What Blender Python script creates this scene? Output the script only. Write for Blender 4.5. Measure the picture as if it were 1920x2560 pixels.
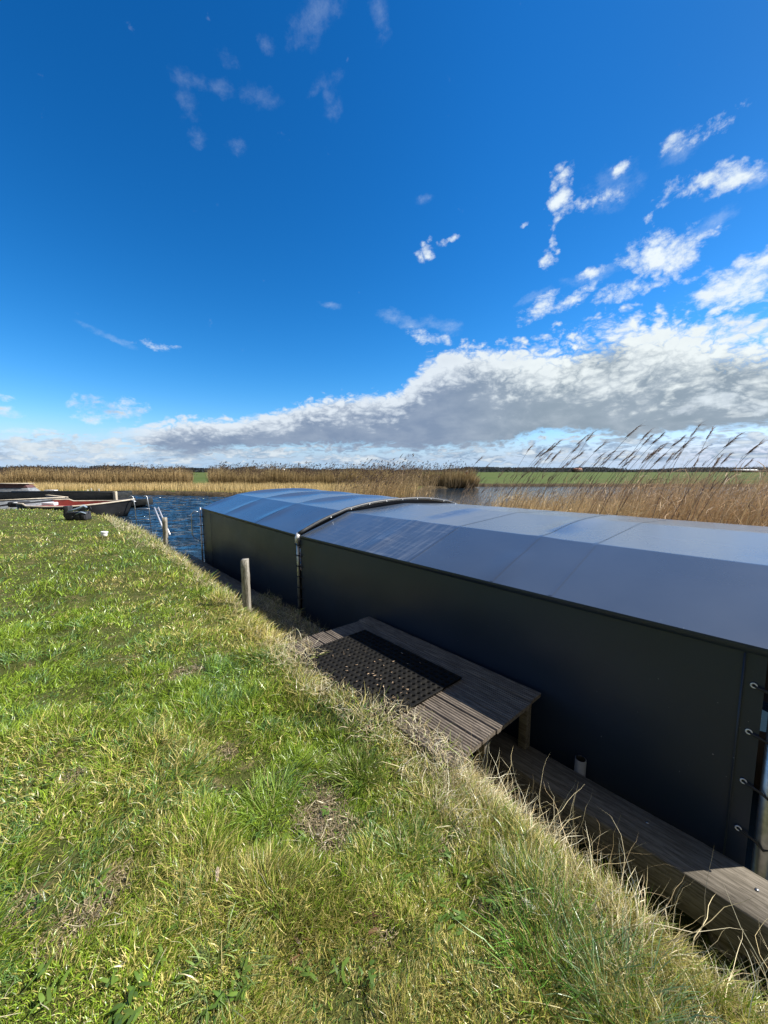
import bpy, math, random
import numpy as np
R = math.radians
rng = np.random.default_rng(7); random.seed(7)
for o in list(bpy.data.objects): bpy.data.objects.remove(o)
scn = bpy.context.scene
COL = scn.collection
# ------------------------------------------------------------------ camera
H = 1.6; FPX = 950.0; PITCH = math.atan(102 / FPX)
cam = bpy.data.cameras.new("camera"); co = bpy.data.objects.new("camera", cam); COL.objects.link(co)
cam.sensor_fit = 'VERTICAL'; cam.sensor_height = 36; cam.lens = FPX / 2560 * 36
cam.clip_start = .05; cam.clip_end = 9000
co.location = (0, 0, H); co.rotation_euler = (R(90) - PITCH, 0, 0); scn.camera = co
scn.view_settings.view_transform = 'Standard'; scn.view_settings.look = 'None'
scn.view_settings.gamma = 1; scn.view_settings.exposure = 0.8
scn.cycles.max_bounces = 6; scn.cycles.transparent_max_bounces = 6
# ------------------------------------------------------------------ sun
SUN_EL = R(45); SUN_AZ = R(85)            # azimuth clockwise from +Y: to the right of the view
sd = (math.sin(SUN_AZ) * math.cos(SUN_EL), math.cos(SUN_AZ) * math.cos(SUN_EL), math.sin(SUN_EL))
sl = bpy.data.lights.new("sun", 'SUN'); sl.energy = 5.0; sl.angle = R(.5); sl.color = (1, .95, .87)
so = bpy.data.objects.new("sun", sl); COL.objects.link(so)
from mathutils import Vector
so.rotation_euler = Vector(sd).to_track_quat('Z', 'Y').to_euler(); so.location = (0, 0, 30)
# ------------------------------------------------------------------ node expression helper
class E:
    def __init__(s, nt, sock): s.nt = nt; s.s = sock
    def _m(s, op, *a, clamp=False):
        n = s.nt.nodes.new('ShaderNodeMath'); n.operation = op; n.use_clamp = clamp
        for i, v in enumerate((s,) + a):
            if isinstance(v, E): s.nt.links.new(v.s, n.inputs[i])
            else: n.inputs[i].default_value = float(v)
        return E(s.nt, n.outputs[0])
    def __add__(s, o): return s._m('ADD', o)
    def __radd__(s, o): return s._m('ADD', o)
    def __mul__(s, o): return s._m('MULTIPLY', o)
    def __rmul__(s, o): return s._m('MULTIPLY', o)
    def __sub__(s, o): return s._m('SUBTRACT', o)
    def __rsub__(s, o): return (s * -1) + o
    def __truediv__(s, o): return s._m('DIVIDE', o)
    def mx(s, o): return s._m('MAXIMUM', o)
    def mn(s, o): return s._m('MINIMUM', o)
    def clamp(s): return s._m('ADD', 0, clamp=True)
    def pw(s, o): return s._m('POWER', o)
    def ss(s, a, b):
        n = s.nt.nodes.new('ShaderNodeMapRange'); n.interpolation_type = 'SMOOTHSTEP'
        s.nt.links.new(s.s, n.inputs['Value']); n.inputs['From Min'].default_value = a; n.inputs['From Max'].default_value = b
        return E(s.nt, n.outputs[0])
def comb(nt, x, y, z=0):
    n = nt.nodes.new('ShaderNodeCombineXYZ')
    for i, v in enumerate((x, y, z)):
        if isinstance(v, E): nt.links.new(v.s, n.inputs[i])
        else: n.inputs[i].default_value = v
    return n.outputs[0]
def noise(nt, vec, scale, detail=4, rough=.5, dist=0, lac=2.0):
    n = nt.nodes.new('ShaderNodeTexNoise'); n.inputs['Scale'].default_value = scale
    n.inputs['Detail'].default_value = detail; n.inputs['Roughness'].default_value = rough
    n.inputs['Distortion'].default_value = dist; n.inputs['Lacunarity'].default_value = lac
    if vec is not None: nt.links.new(vec, n.inputs['Vector'])
    return E(nt, n.outputs['Fac'])
def curve(nt, x, lo, hi, pts, vlo, vhi):
    n = nt.nodes.new('ShaderNodeFloatCurve'); c = n.mapping.curves[0]
    P = [((a - lo) / (hi - lo), (b - vlo) / (vhi - vlo)) for a, b in pts]
    c.points[0].location = P[0]; c.points[1].location = P[-1]
    for p in P[1:-1]: c.points.new(*p)
    for p in c.points: p.handle_type = 'AUTO'
    n.mapping.update()
    nt.links.new(((x - lo) * (1 / (hi - lo))).s, n.inputs['Value'])
    return E(nt, n.outputs[0]) * (vhi - vlo) + vlo
def mixc(nt, f, a, b, mode='MIX'):
    n = nt.nodes.new('ShaderNodeMix'); n.data_type = 'RGBA'; n.blend_type = mode; n.clamp_factor = True
    def put(v, s):
        if isinstance(v, E): nt.links.new(v.s, s)
        elif isinstance(v, bpy.types.NodeSocket): nt.links.new(v, s)
        elif isinstance(v, (int, float)): s.default_value = v
        else: s.default_value = tuple(v) + ((1,) if len(v) == 3 else ())
    put(f, n.inputs[0]); put(a, n.inputs[6]); put(b, n.inputs[7])
    return n.outputs[2]
# ------------------------------------------------------------------ world: Nishita sky with clouds
def azel(x, y):                            # a direction measured on the photograph -> (azimuth, elevation) in degrees
    c, s = math.cos(PITCH), math.sin(PITCH); a, b = (x - 960) / FPX, (1280 - y) / FPX
    v = (a, c + b * s, -s + b * c); return math.degrees(math.atan2(v[0], v[1])), math.degrees(math.atan2(v[2], math.hypot(v[0], v[1])))
w = bpy.data.worlds.new("World"); scn.world = w; w.use_nodes = True; nt = w.node_tree; nt.nodes.clear()
out = nt.nodes.new('ShaderNodeOutputWorld'); bg = nt.nodes.new('ShaderNodeBackground')
sky = nt.nodes.new('ShaderNodeTexSky'); sky.sky_type = 'NISHITA'; sky.sun_disc = False
sky.sun_elevation = SUN_EL; sky.sun_rotation = SUN_AZ; sky.altitude = 0; sky.air_density = 1.0; sky.dust_density = .3; sky.ozone_density = 3.0
SKYK = .1
hs = nt.nodes.new('ShaderNodeHueSaturation'); hs.inputs['Saturation'].default_value = 1.28; hs.inputs['Value'].default_value = 1.0; hs.inputs['Hue'].default_value = .497
nt.links.new(sky.outputs[0], hs.inputs['Color'])
tc = nt.nodes.new('ShaderNodeTexCoord'); sx = nt.nodes.new('ShaderNodeSeparateXYZ'); nt.links.new(tc.outputs['Generated'], sx.inputs[0])
X, Y, Z = (E(nt, sx.outputs[i]) for i in range(3))
nt.links.new(comb(nt, X, Y, Z.mx(.035)), sky.inputs[0]) if sky.inputs else None
az = X._m('ARCTAN2', Y) * (180 / math.pi); el = Z._m('ARCSINE') * (180 / math.pi)
hz = el.mx(0.3)
# perspective-like coordinate: features flatten towards the horizon
vv = (hz + 4).pw(.62) * 5.2
w1 = noise(nt, comb(nt, az * .09, vv * .09, 1.3), 1, 4, .55) - .5
w2 = noise(nt, comb(nt, az * .09, vv * .09, 7.7), 1, 4, .55) - .5
azw = az + w1 * 6; elw = el + w2 * 4
n1 = noise(nt, comb(nt, az * .11, vv * .17, 0.0), 1.0, 8, .52) - .5
n2 = noise(nt, comb(nt, azw * .30, vv * .42, 3.0), 1.0, 9, .56) - .5
n3 = noise(nt, comb(nt, az * .05, vv * .12, 9.0), 1.0, 8, .6) - .5
# big bank: its top and bottom outline, degrees
def pts(l): return [azel(*p) for p in l]
EXK = .575                                  # 1 / exposure
top = pts([(300,1058),(420,1040),(560,1035),(700,1015),(860,990),(990,978),(1025,948),(1080,885),(1140,845),(1260,846),(1370,830),(1500,790),(1640,765),(1790,775),(1920,770)])
lo_, hi_ = -60, 60
tl = [(-60, 2.), (-44, 2.6)] + top + [(54, top[-1][1] - 1), (60, 14)]
azt_ = az + w1 * 4; elt_ = el + w2 * 3.4
tp = curve(nt, azt_, lo_, hi_, tl, 0, 40)
bl = pts([(300,1115),(460,1142),(600,1130),(820,1128),(1000,1130),(1200,1118),(1400,1100),(1600,1092),(1800,1080),(1920,1070)])
bt = curve(nt, azt_, lo_, hi_, [(-60, 2.0), (-46, 2.5)] + bl + [(60, 5)], 0, 40)
bl4 = (noise(nt, comb(nt, azw * .42, vv * .62, 51.0), 1.0, 5, .55) - .5)._m('ABSOLUTE') - .09
n4 = noise(nt, comb(nt, azw * .8, vv * 1.0, 31.0), 1.0, 6, .62) - .5
thick = 1 + az.ss(2, 30) * 2.2             # degrees over which the edge thins out
main = ((tp - elt_) * 1.1 / thick).mn((elt_ - bt) * 1.3) + n1 * (2.2 + az.ss(2, 30) * .6) + n2 * 1.8 + n4 * 1.0 + bl4 * 6.5
a_main = main.ss(-.2, 1.3) * az.ss(-38, -30)
# low band of scattered puffs between bank and horizon
nbd_ = noise(nt, comb(nt, az * .20, el * 1.0, 5.0), 1, 8, .62) - .5
band = (1 - ((el - 2.4) / 2.4).pw(2)) * .9 - .25 + nbd_ * 4.5 + bl4 * 6.0
a_band = band.ss(-.1, .7) * el.ss(.2, 1.4)
# single clouds: (px, py, half width deg, half height deg, strength, tilt)
blobs = [(1665,640,4.0,2.5,1.35,-.25),(1625,655,2.6,1.9,1.2,0),(1770,590,2.2,.8,.7,.1),(1880,705,5.0,2.0,1.5,.12),(1400,480,1.6,2.5,.8,.25),(1490,500,3.4,1.0,.7,0),(1550,422,1.5,.8,.7,.3),(1740,465,3.6,1.2,.85,-.05),(1820,450,2.8,1.5,.9,-.1),(1735,340,3.4,.9,.8,.1),(1765,320,1.5,.8,.7,0),
 (1065,628,1.7,1.1,.95,.2),(1115,605,2.0,.5,.6,.25),(1370,650,1.2,1.1,.75,.1),(1385,610,.6,1.6,.65,-.9),(1470,685,1.7,.8,.8,0),(1350,775,2.6,1.6,1.0,.3),(1430,745,3.0,1.1,1.0,.25),(1560,728,3.2,1.1,.9,.1),(1330,770,1.3,.5,.5,.3),(1310,560,.7,.3,.5,.5),(1625,545,.7,.5,.5,.5),
 (395,868,2.4,.8,.50,0),(250,1030,2.6,1.4,.9,0),(215,1005,2.2,1.5,.85,0),(320,1020,1.9,1.3,.85,0),(15,1035,1.9,.9,.8,0),(95,1080,3.2,.6,.75,0),(10,990,1.0,.4,.5,0),(190,1110,4.2,1.1,.95,0),(300,1130,3.4,.8,.9,0),(60,1120,3.0,1.3,1.0,0),
 (1070,845,3.4,.9,.7,-.25),(1780,1000,3.2,1.5,1.1,0),(1880,1020,3.0,1.2,1.0,0),(1720,1030,2.2,.8,.9,0)]
wblobs = [(280,845,3.6,.6,.5,-.35),(1000,800,3.6,1.2,.7,-.3),(1110,815,3.6,1.3,.7,-.2),(830,765,2.4,.6,.3,0),
 (790,45,5.0,2.0,.45,.4),(945,20,2.0,2.2,.4,-.4),(668,110,1.6,1.0,.3,0),(560,145,2.4,.9,.25,0),(475,195,2.4,1.0,.4,0),(555,222,2.2,.9,.3,0),(650,248,3.4,1.2,.4,0),(810,208,2.8,.8,.4,.3),(828,262,1.7,1.5,.4,0),(470,262,2.0,1.3,.25,0),(500,345,1.4,1.2,.3,0),(590,365,1.9,1.1,.3,0),(1530,470,4,2.4,.6,.0),(1700,370,2.5,1.4,.5,.1),(1060,500,1.8,.8,.3,0),(1330,740,3,.6,.5,.3),(1770,570,2.4,1.2,.8,.3),(1480,690,4,1.0,.6,0),(1900,440,2,1,.5,0)]
nb = noise(nt, comb(nt, az * .26, el * .32, 11.0), 1.3, 9, .66) - .5
wz1 = noise(nt, comb(nt, az * .22, el * .3, 21.0), 1, 5, .6) - .5
wz2 = noise(nt, comb(nt, az * .22, el * .3, 25.0), 1, 5, .6) - .5
ax_ = az + wz1 * 2.6; ex_ = el + wz2 * 2.0
def fieldof(bl_):
    fld = None
    for (px, py, hw, hh, st, tilt) in bl_:
        a0, e0 = azel(px, py); dx = (ax_ - a0); dy = (ex_ - e0) - dx * tilt
        f = (1 - (dx * (1 / hw)).pw(2) - (dy * (1 / hh)).pw(2)) * 1.0
        f = f.mx(-1.5) + (st - 1) * .7
        fld = f if fld is None else fld.mx(f)
    return fld
nw = noise(nt, comb(nt, az * .34 + el * .14, el * .55 - az * .12, 41.0), 1.0, 9, .68) - .5
fb_ = fieldof(blobs)
pf = fb_ + nb * 3.4 + nw * 3.2 + bl4 * 5.0 - .10
a_puff = pf.ss(-.35, 1.6) * fb_.ss(-1.6, -.5)
wisp = fieldof(wblobs)
a_wisp = (wisp + nw * 3.4 + .15).ss(-.1, 2.9) * (.62 - el.ss(28, 40) * .28)
# shading of the clouds: lit tops, grey undersides
dn = (tp - elt_) / curve(nt, az, lo_, hi_, [(-60, 3.0), (-20, 3.6), (2, 5.0), (15, 8), (40, 10), (60, 10)], 0, 20)
sh_m = (dn * 1.35 - n1 * 1.7 - n2 * 1.15 + n3 * .8 - n4 * .4 - bl4 * 3.4 - .40).ss(.0, 1.15)
def ex(c): return tuple(v * EXK for v in c)
WHT = ex((.80, .88, .96)); GRY = ex((.23, .31, .45))
c_main = mixc(nt, sh_m, WHT, GRY)
c_r = mixc(nt, (sh_m * 1.0 + n2 * -.4).clamp(), ex((.93, 1.0, 1.0)), ex((.29, .37, .45)))
c_main = mixc(nt, az.ss(4, 26), c_main, c_r)
c_main = mixc(nt, (n2 * 2.2 + n1 * 1.8 + .35).clamp() * .34, c_main, ex((.56, .64, .74)))
sh_b = (n2 * 2.0 - nbd_ * 1.6 + n4 * .6 - bl4 * 3.0 + .5 + az.ss(-30, 20) * .15).ss(0.1, 1.0)
c_band = mixc(nt, sh_b, ex((.74, .82, .88)), ex((.26, .38, .55)))
sh_p = (.35 - nb * 1.2 - n2 * 1.0 + pf * .25 - wz2 * 1.4).ss(0, 1.2) * (.10 + .75 * (1 - el.ss(6, 16)))
c_puff = mixc(nt, sh_p, ex((.88, .97, 1.02)), ex((.30, .38, .50)))
sr = nt.nodes.new('ShaderNodeSeparateColor'); nt.links.new(hs.outputs[0], sr.inputs[0]); cr = nt.nodes.new('ShaderNodeCombineColor')
dk = 1 - X.ss(.15, .75) * el.ss(14, 42) * .30
for i, (k_, g_) in enumerate(((1.48, 1.68), (.96, 1.19), (1.12, 1.16))):
    nt.links.new(((E(nt, sr.outputs[i]) * SKYK).mx(0).pw(g_) * k_ * dk).s, cr.inputs[i])
hazeb = mixc(nt, (1 - el.ss(0, 7)) * .75, cr.outputs[0], (.17, .30, .48))
c = mixc(nt, a_wisp, hazeb, ex((.70, .84, .98)))
c = mixc(nt, a_band * .9, c, c_band)
c = mixc(nt, a_main, c, c_main)
c = mixc(nt, a_puff, c, c_puff)
fill_clouds = ((Y * -1 - .05) * 1.6 + n1 * 1.6 + n2 * 1.2 + .1).ss(0, .8) * Y.ss(.12, -.08)  # unseen cloud cover added behind the camera to neutralise the ambient fill
c = mixc(nt, fill_clouds, c, mixc(nt, (n1 * 1.8 + n2 * 1.8 + .5).clamp(), ex((.17, .18, .20)), ex((.42, .43, .44))))
below = mixc(nt, Z.ss(-.02, .0), (.12, .13, .08), c)
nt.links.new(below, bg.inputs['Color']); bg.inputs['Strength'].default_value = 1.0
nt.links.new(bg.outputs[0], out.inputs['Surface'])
w.cycles.sampling_method = 'MANUAL'; w.cycles.sample_map_resolution = 512
# ------------------------------------------------------------------ generic builders
def tag(o, label=None, cat=None, group=None, kind=None):
    if label: o['label'] = label
    if cat: o['category'] = cat
    if group: o['group'] = group
    if kind: o['kind'] = kind
    return o
def empty(name, loc, rz=0, label=None, cat=None, group=None):
    o = bpy.data.objects.new(name, None); COL.objects.link(o); o.location = loc; o.rotation_euler = (0, 0, rz)
    o.empty_display_size = .1
    return tag(o, label, cat, group)
def mk(name, V, F, mat, parent=None, smooth=False, col=None):
    V = np.asarray(V, np.float32); me = bpy.data.meshes.new(name)
    if isinstance(F, tuple):               # (loop verts, loop starts)
        lv, ls = F
    else:
        lv = np.fromiter((i for f in F for i in f), np.int32); ln = np.fromiter((len(f) for f in F), np.int32)
        ls = np.concatenate([[0], np.cumsum(ln)[:-1]]).astype(np.int32)
    me.vertices.add(len(V)); me.vertices.foreach_set('co', V.ravel())
    me.loops.add(len(lv)); me.loops.foreach_set('vertex_index', np.asarray(lv, np.int32))
    me.polygons.add(len(ls)); me.polygons.foreach_set('loop_start', np.asarray(ls, np.int32))
    me.update(calc_edges=True)
    if smooth: me.polygons.foreach_set('use_smooth', np.ones(len(ls), bool))
    if col is not None:
        a = me.color_attributes.new('col', 'FLOAT_COLOR', 'POINT')
        c4 = np.ones((len(V), 4), np.float32); c4[:, :3] = col; a.data.foreach_set('color', c4.ravel())
    me.validate()
    if mat: me.materials.append(mat)
    o = bpy.data.objects.new(name, me); COL.objects.link(o)
    if parent: o.parent = parent
    return o
class MB:
    def __init__(s): s.V = []; s.F = []
    def add(s, V, F):
        b = len(s.V); s.V += [tuple(v) for v in V]; s.F += [[b + i for i in f] for f in F]; return s
    def hexa(s, P):   # 8 points: bottom 4 ccw, top 4
        return s.add(P, [(3,2,1,0),(4,5,6,7),(0,1,5,4),(1,2,6,5),(2,3,7,6),(3,0,4,7)])
    def box(s, a, b, jit=0):
        x0,y0,z0 = a; x1,y1,z1 = b
        P = [(x0,y0,z0),(x1,y0,z0),(x1,y1,z0),(x0,y1,z0),(x0,y0,z1),(x1,y0,z1),(x1,y1,z1),(x0,y1,z1)]
        if jit: P = [tuple(c + random.uniform(-jit, jit) for c in p) for p in P]
        return s.hexa(P)
    def tube(s, path, r, n=10, cap=True, r2=None):
        path = [Vector(p) for p in path]; b = len(s.V); m = len(path)
        up = Vector((0, 0, 1)); prev = None
        for i, p in enumerate(path):
            d = (path[min(i + 1, m - 1)] - path[max(i - 1, 0)]).normalized()
            if prev is None:
                u = d.cross(up) if abs(d.z) < .95 else d.cross(Vector((1, 0, 0)))
            else: u = prev - d * prev.dot(d)
            u.normalize(); prev = u; v = d.cross(u)
            rr = r if r2 is None else r + (r2 - r) * i / (m - 1)
            for k in range(n):
                a = 2 * math.pi * k / n; s.V.append(tuple(p + (u * math.cos(a) + v * math.sin(a)) * rr))
        for i in range(m - 1):
            for k in range(n):
                k2 = (k + 1) % n; s.F.append([b + i*n + k, b + i*n + k2, b + (i+1)*n + k2, b + (i+1)*n + k])
        if cap: s.F.append([b + k for k in range(n)][::-1]); s.F.append([b + (m-1)*n + k for k in range(n)])
        return s
    def build(s, name, mat, parent=None, smooth=False, bevel=0, seg=2):
        o = mk(name, s.V, s.F, mat, parent, smooth)
        if bevel:
            m = o.modifiers.new('b', 'BEVEL'); m.width = bevel; m.segments = seg; m.limit_method = 'ANGLE'
        return o
def grid(name, P, mat, parent=None, smooth=True, col=None):
    P = np.asarray(P); a, b = P.shape[:2]; i = np.arange(a * b).reshape(a, b)
    q = np.stack([i[:-1,:-1], i[1:,:-1], i[1:,1:], i[:-1,1:]], -1).reshape(-1, 4)
    return mk(name, P.reshape(-1, 3), (q.ravel(), np.arange(len(q)) * 4), mat, parent, smooth, col)
# value noise
_T = rng.random((256, 256))
def vn(x, y, s=0):
    x = np.asarray(x, float) + s * 17.3; y = np.asarray(y, float) + s * 9.1
    xi = np.floor(x).astype(int); yi = np.floor(y).astype(int); fx = x - xi; fy = y - yi
    fx = fx*fx*(3-2*fx); fy = fy*fy*(3-2*fy); g = lambda a, b: _T[a & 255, b & 255]
    return (g(xi,yi)*(1-fx)+g(xi+1,yi)*fx)*(1-fy) + (g(xi,yi+1)*(1-fx)+g(xi+1,yi+1)*fx)*fy
def fbm(x, y, s=0, o=4): return sum(vn(x*2**k, y*2**k, s+k) * .5**k for k in range(o)) / sum(.5**k for k in range(o))
def nrm(v): return v / np.maximum(np.linalg.norm(v, axis=-1, keepdims=True), 1e-9)
def ribbons(base, d0, L, W, col, bend, k=3, jit=0., taper=.15, side=None, tipcol=None):
    """many flat tapering blades: base (N,3), start direction d0 (N,3), length, width, colour, bend vector per segment (N,3)"""
    N = len(base); p = base.copy(); d = nrm(d0)
    if side is None:
        a = rng.random(N) * 2 * np.pi; side = np.stack([np.cos(a), np.sin(a), np.zeros(N)], 1)
    side = nrm(side - d * (side * d).sum(1, keepdims=True))
    rows = []; 
    for i in range(k + 1):
        f = i / k; wd = (W * (1 - (1 - taper) * f ** 1.5) * (.75 + .5 * min(f * 3, .5)))[:, None] * .5
        if i == k: rows.append(p[:, None, :])
        else: rows.append(np.stack([p - side * wd, p + side * wd], 1))
        p = p + d * (L / k)[:, None]
        d = nrm(d + bend + (rng.normal(size=(N, 3)) * jit if jit else 0))
    V = np.concatenate(rows, 1); nv = 2 * k + 1; V = V.reshape(-1, 3)
    b = (np.arange(N) * nv)[:, None]; fs = []
    for i in range(k - 1): fs.append(b + np.array([[2*i, 2*i+1, 2*i+3, 2*i+2]]))
    tri = b + np.array([[2*k-2, 2*k-1, 2*k]])
    lv = np.concatenate([np.concatenate(fs, 1), tri], 1) if fs else tri
    per = 4 * (k - 1) + 3
    st = np.array([4 * i for i in range(k)]); ls = (np.arange(N) * per)[:, None] + st
    C = np.repeat(col[:, None, :], nv, 1)
    if tipcol is not None:
        f = (np.minimum(np.arange(nv) // 2, k) / k)[None, :, None]; C = C * (1 - f) + tipcol[:, None, :] * f
    return V, lv.ravel(), ls.ravel(), C.reshape(-1, 3)
def join(parts):
    V = []; lv = []; ls = []; C = []; nv = nl = 0
    for v, l, s, c in parts:
        V.append(v); lv.append(l + nv); ls.append(s + nl); C.append(c); nv += len(v); nl += len(l)
    return np.concatenate(V), (np.concatenate(lv), np.concatenate(ls)), np.concatenate(C)
# ------------------------------------------------------------------ materials
def mat(name, base=(.5,.5,.5), rough=.6, metal=0, spec=.5, n=None, n2=None, nscale=5, ndetail=5, stretch=(1,1,1), bump=0, bscale=None, bdist=.01, coords='Object', lo=.35, hi=.65, attr=False, trans=0, coat=0):
    m = bpy.data.materials.new(name); m.use_nodes = True; t = m.node_tree; p = t.nodes['Principled BSDF']
    p.inputs['Base Color'].default_value = (*base, 1); p.inputs['Roughness'].default_value = rough; p.inputs['Metallic'].default_value = metal
    p.inputs['Specular IOR Level'].default_value = spec
    vec = None
    if n or bump:
        c = t.nodes.new('ShaderNodeTexCoord'); mp = t.nodes.new('ShaderNodeMapping'); mp.inputs['Scale'].default_value = stretch
        t.links.new(c.outputs[coords], mp.inputs[0]); vec = mp.outputs[0]
    colsock = None
    if n:
        f = noise(t, vec, nscale, ndetail, .6).ss(lo, hi)
        colsock = mixc(t, f, base, n)
        if n2: colsock = mixc(t, noise(t, vec, nscale * 3.7, 3, .6).ss(.5, .72), colsock, n2)
    if attr:
        a = t.nodes.new('ShaderNodeVertexColor'); a.layer_name = 'col'; colsock = a.outputs[0]
    if colsock: t.links.new(colsock, p.inputs['Base Color'])
    if bump:
        b = t.nodes.new('ShaderNodeBump'); b.inputs['Strength'].default_value = bump; b.inputs['Distance'].default_value = bdist
        t.links.new(noise(t, vec, bscale or nscale, 5, .6).s, b.inputs['Height']); t.links.new(b.outputs[0], p.inputs['Normal'])
    if trans:
        tr = t.nodes.new('ShaderNodeBsdfTranslucent'); mx = t.nodes.new('ShaderNodeMixShader'); mx.inputs[0].default_value = trans
        if colsock: t.links.new(colsock, tr.inputs[0])
        else: tr.inputs[0].default_value = (*base, 1)
        t.links.new(p.outputs[0], mx.inputs[1]); t.links.new(tr.outputs[0], mx.inputs[2])
        t.links.new(mx.outputs[0], t.nodes['Material Output'].inputs[0])
    return m
M_grass = mat('grass_blade', attr=True, rough=.36, spec=.6, trans=.18)
M_straw = mat('straw_blade', attr=True, rough=.5, spec=.4, trans=.15)
M_soil = mat('lawn_soil', (.075,.085,.022), .95, n=(.20,.155,.08), nscale=9, n2=(.05,.065,.015), lo=.5, hi=.72, bump=1, bscale=60, bdist=.02, spec=.1)
M_bank = mat('bank_soil', (.10,.075,.045), .95, n=(.05,.04,.025), nscale=3, bump=1, bscale=14, bdist=.06, spec=.1)
M_field = mat('field_grass', (.065,.10,.022), .95, n=(.10,.12,.034), nscale=.05, ndetail=8, stretch=(1,2.5,1), n2=(.05,.08,.018), bump=.3, bscale=1, bdist=.1, spec=.1)
M_wood = mat('weathered_wood', (.10,.085,.062), .8, n=(.19,.165,.128), n2=(.055,.046,.033), nscale=6, stretch=(10,.8,10), bump=.6, bscale=10, bdist=.004, spec=.3)
M_deck = mat('deck_board', (.095,.076,.058), .75, n=(.20,.165,.13), n2=(.045,.037,.03), nscale=5, stretch=(12,1,12), bump=.5, bscale=9, bdist=.003, spec=.35)
M_post = mat('post_wood', (.22,.20,.155), .9, n=(.36,.34,.29), n2=(.10,.09,.07), nscale=9, stretch=(5,5,.9), bump=1, bscale=12, bdist=.006, spec=.2)
M_rubber = mat('black_rubber', (.006,.006,.006), .75, n=(.013,.012,.010), nscale=20, spec=.15)
M_steel = mat('galvanised_steel', (.50,.51,.52), .38, metal=.9, n=(.38,.39,.40), nscale=30)
M_alu = mat('pale_aluminium', (.72,.73,.74), .45, metal=.35, n=(.6,.6,.6), nscale=20)
M_dpipe = mat('dark_tube', (.030,.034,.038), .48, n=(.055,.058,.062), nscale=20)
M_cord = mat('black_cord', (.012,.012,.014), .6)
M_pvc = mat('grey_pvc', (.22,.23,.245), .45, n=(.15,.155,.165), nscale=9)
M_black = mat('black_hull', (.012,.014,.014), .42, n=(.035,.036,.034), nscale=2.5, stretch=(1,1,3))
M_hull = mat('dark_grey_hull', (.022,.023,.024), .5, n=(.014,.014,.015), nscale=1.5)
M_red = mat('red_paint', (.20,.022,.014), .5, n=(.12,.016,.012), nscale=3)
M_red2 = mat('bright_red_paint', (.50,.065,.030), .5, n=(.40,.05,.025), nscale=3)
M_tan = mat('pale_gunwale', (.55,.49,.38), .6, n=(.42,.36,.27), nscale=6)
M_greyw = mat('grey_planks', (.24,.26,.28), .8, n=(.13,.14,.15), nscale=4, stretch=(1,1,9), lo=.45, hi=.55)
M_white = mat('white_paint', (.78,.79,.80), .5)
M_yellow = mat('faded_yellow', (.72,.66,.22), .6)
M_bag = mat('black_fabric', (.015,.016,.018), .7, n=(.03,.032,.036), nscale=14)
M_blueg = mat('blue_grey_fabric', (.33,.42,.50), .6, n=(.14,.2,.27), nscale=18)
M_bark = mat('bare_twigs', (.055,.045,.038), .9)
M_brick = mat('dark_red_wood', (.12,.05,.045), .7, n=(.07,.035,.035), nscale=4)
M_reed = mat('reed', attr=True, rough=.6, spec=.3, trans=.3)
M_plume = mat('plume', attr=True, rough=.8, spec=.1, trans=.3)
M_leaf = mat('dead_leaf', (.45,.33,.2), .7, n=(.3,.17,.1), nscale=30)
M_redmark = mat('marker_red', (.65,.10,.05), .5)
M_roofr = mat('roof_tile', (.25,.12,.08), .8)
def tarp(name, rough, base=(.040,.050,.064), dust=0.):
    m = bpy.data.materials.new(name); m.use_nodes = True; t = m.node_tree; p = t.nodes['Principled BSDF']
    c = t.nodes.new('ShaderNodeTexCoord'); vec = c.outputs['Object']
    big = noise(t, vec, 1.2, 4, .55)
    col = mixc(t, big.ss(.35, .7), base, tuple(b * 1.18 for b in base))
    sp = noise(t, vec, 55, 2, .5).ss(.765, .80)
    col = mixc(t, sp * .5, col, (.4, .42, .45))
    rg = big * .08 + (rough - .05)
    if dust:
        mp = t.nodes.new('ShaderNodeMapping'); mp.inputs['Scale'].default_value = (2.2, 26, 2.2); t.links.new(vec, mp.inputs[0])
        mp2 = t.nodes.new('ShaderNodeMapping'); mp2.inputs['Scale'].default_value = (26, 3, 2.2); t.links.new(vec, mp2.inputs[0])
        s = t.nodes.new('ShaderNodeSeparateXYZ'); t.links.new(vec, s.inputs[0]); yy = E(t, s.outputs[1])
        f = (noise(t, mp.outputs[0], 1, 4, .6).ss(.42, .7) * .7 + noise(t, mp2.outputs[0], 1, 4, .6).ss(.5, .72) * .5) * (yy.ss(2.46, 2.56) * (1 - yy.ss(3.3, 4.4) * .55))
        col = mixc(t, f * dust, col, (.20, .22, .245)); rg = rg + f * .16
    t.links.new(col, p.inputs['Base Color']); t.links.new(rg.s, p.inputs['Roughness'])
    p.inputs['Specular IOR Level'].default_value = .8 if base[2] > .05 else .4
    b = t.nodes.new('ShaderNodeBump'); b.inputs['Strength'].default_value = .3; b.inputs['Distance'].default_value = .012
    t.links.new((noise(t, vec, 1.6, 3, .5) + noise(t, vec, 260, 1, .5) * .006).s, b.inputs['Height']); t.links.new(b.outputs[0], p.inputs['Normal'])
    return m
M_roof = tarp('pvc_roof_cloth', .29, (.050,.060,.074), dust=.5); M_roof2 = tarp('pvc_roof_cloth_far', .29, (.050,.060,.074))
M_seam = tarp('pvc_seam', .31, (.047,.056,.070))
for m_ in (M_roof, M_roof2, M_seam):
    q_ = m_.node_tree.nodes['Principled BSDF']; q_.inputs['Coat Weight'].default_value = 1.0; q_.inputs['Coat Roughness'].default_value = .27; q_.inputs['Coat IOR'].default_value = 1.75
M_wall = tarp('pvc_wall_cloth', .40, (.012,.021,.040))
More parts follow.
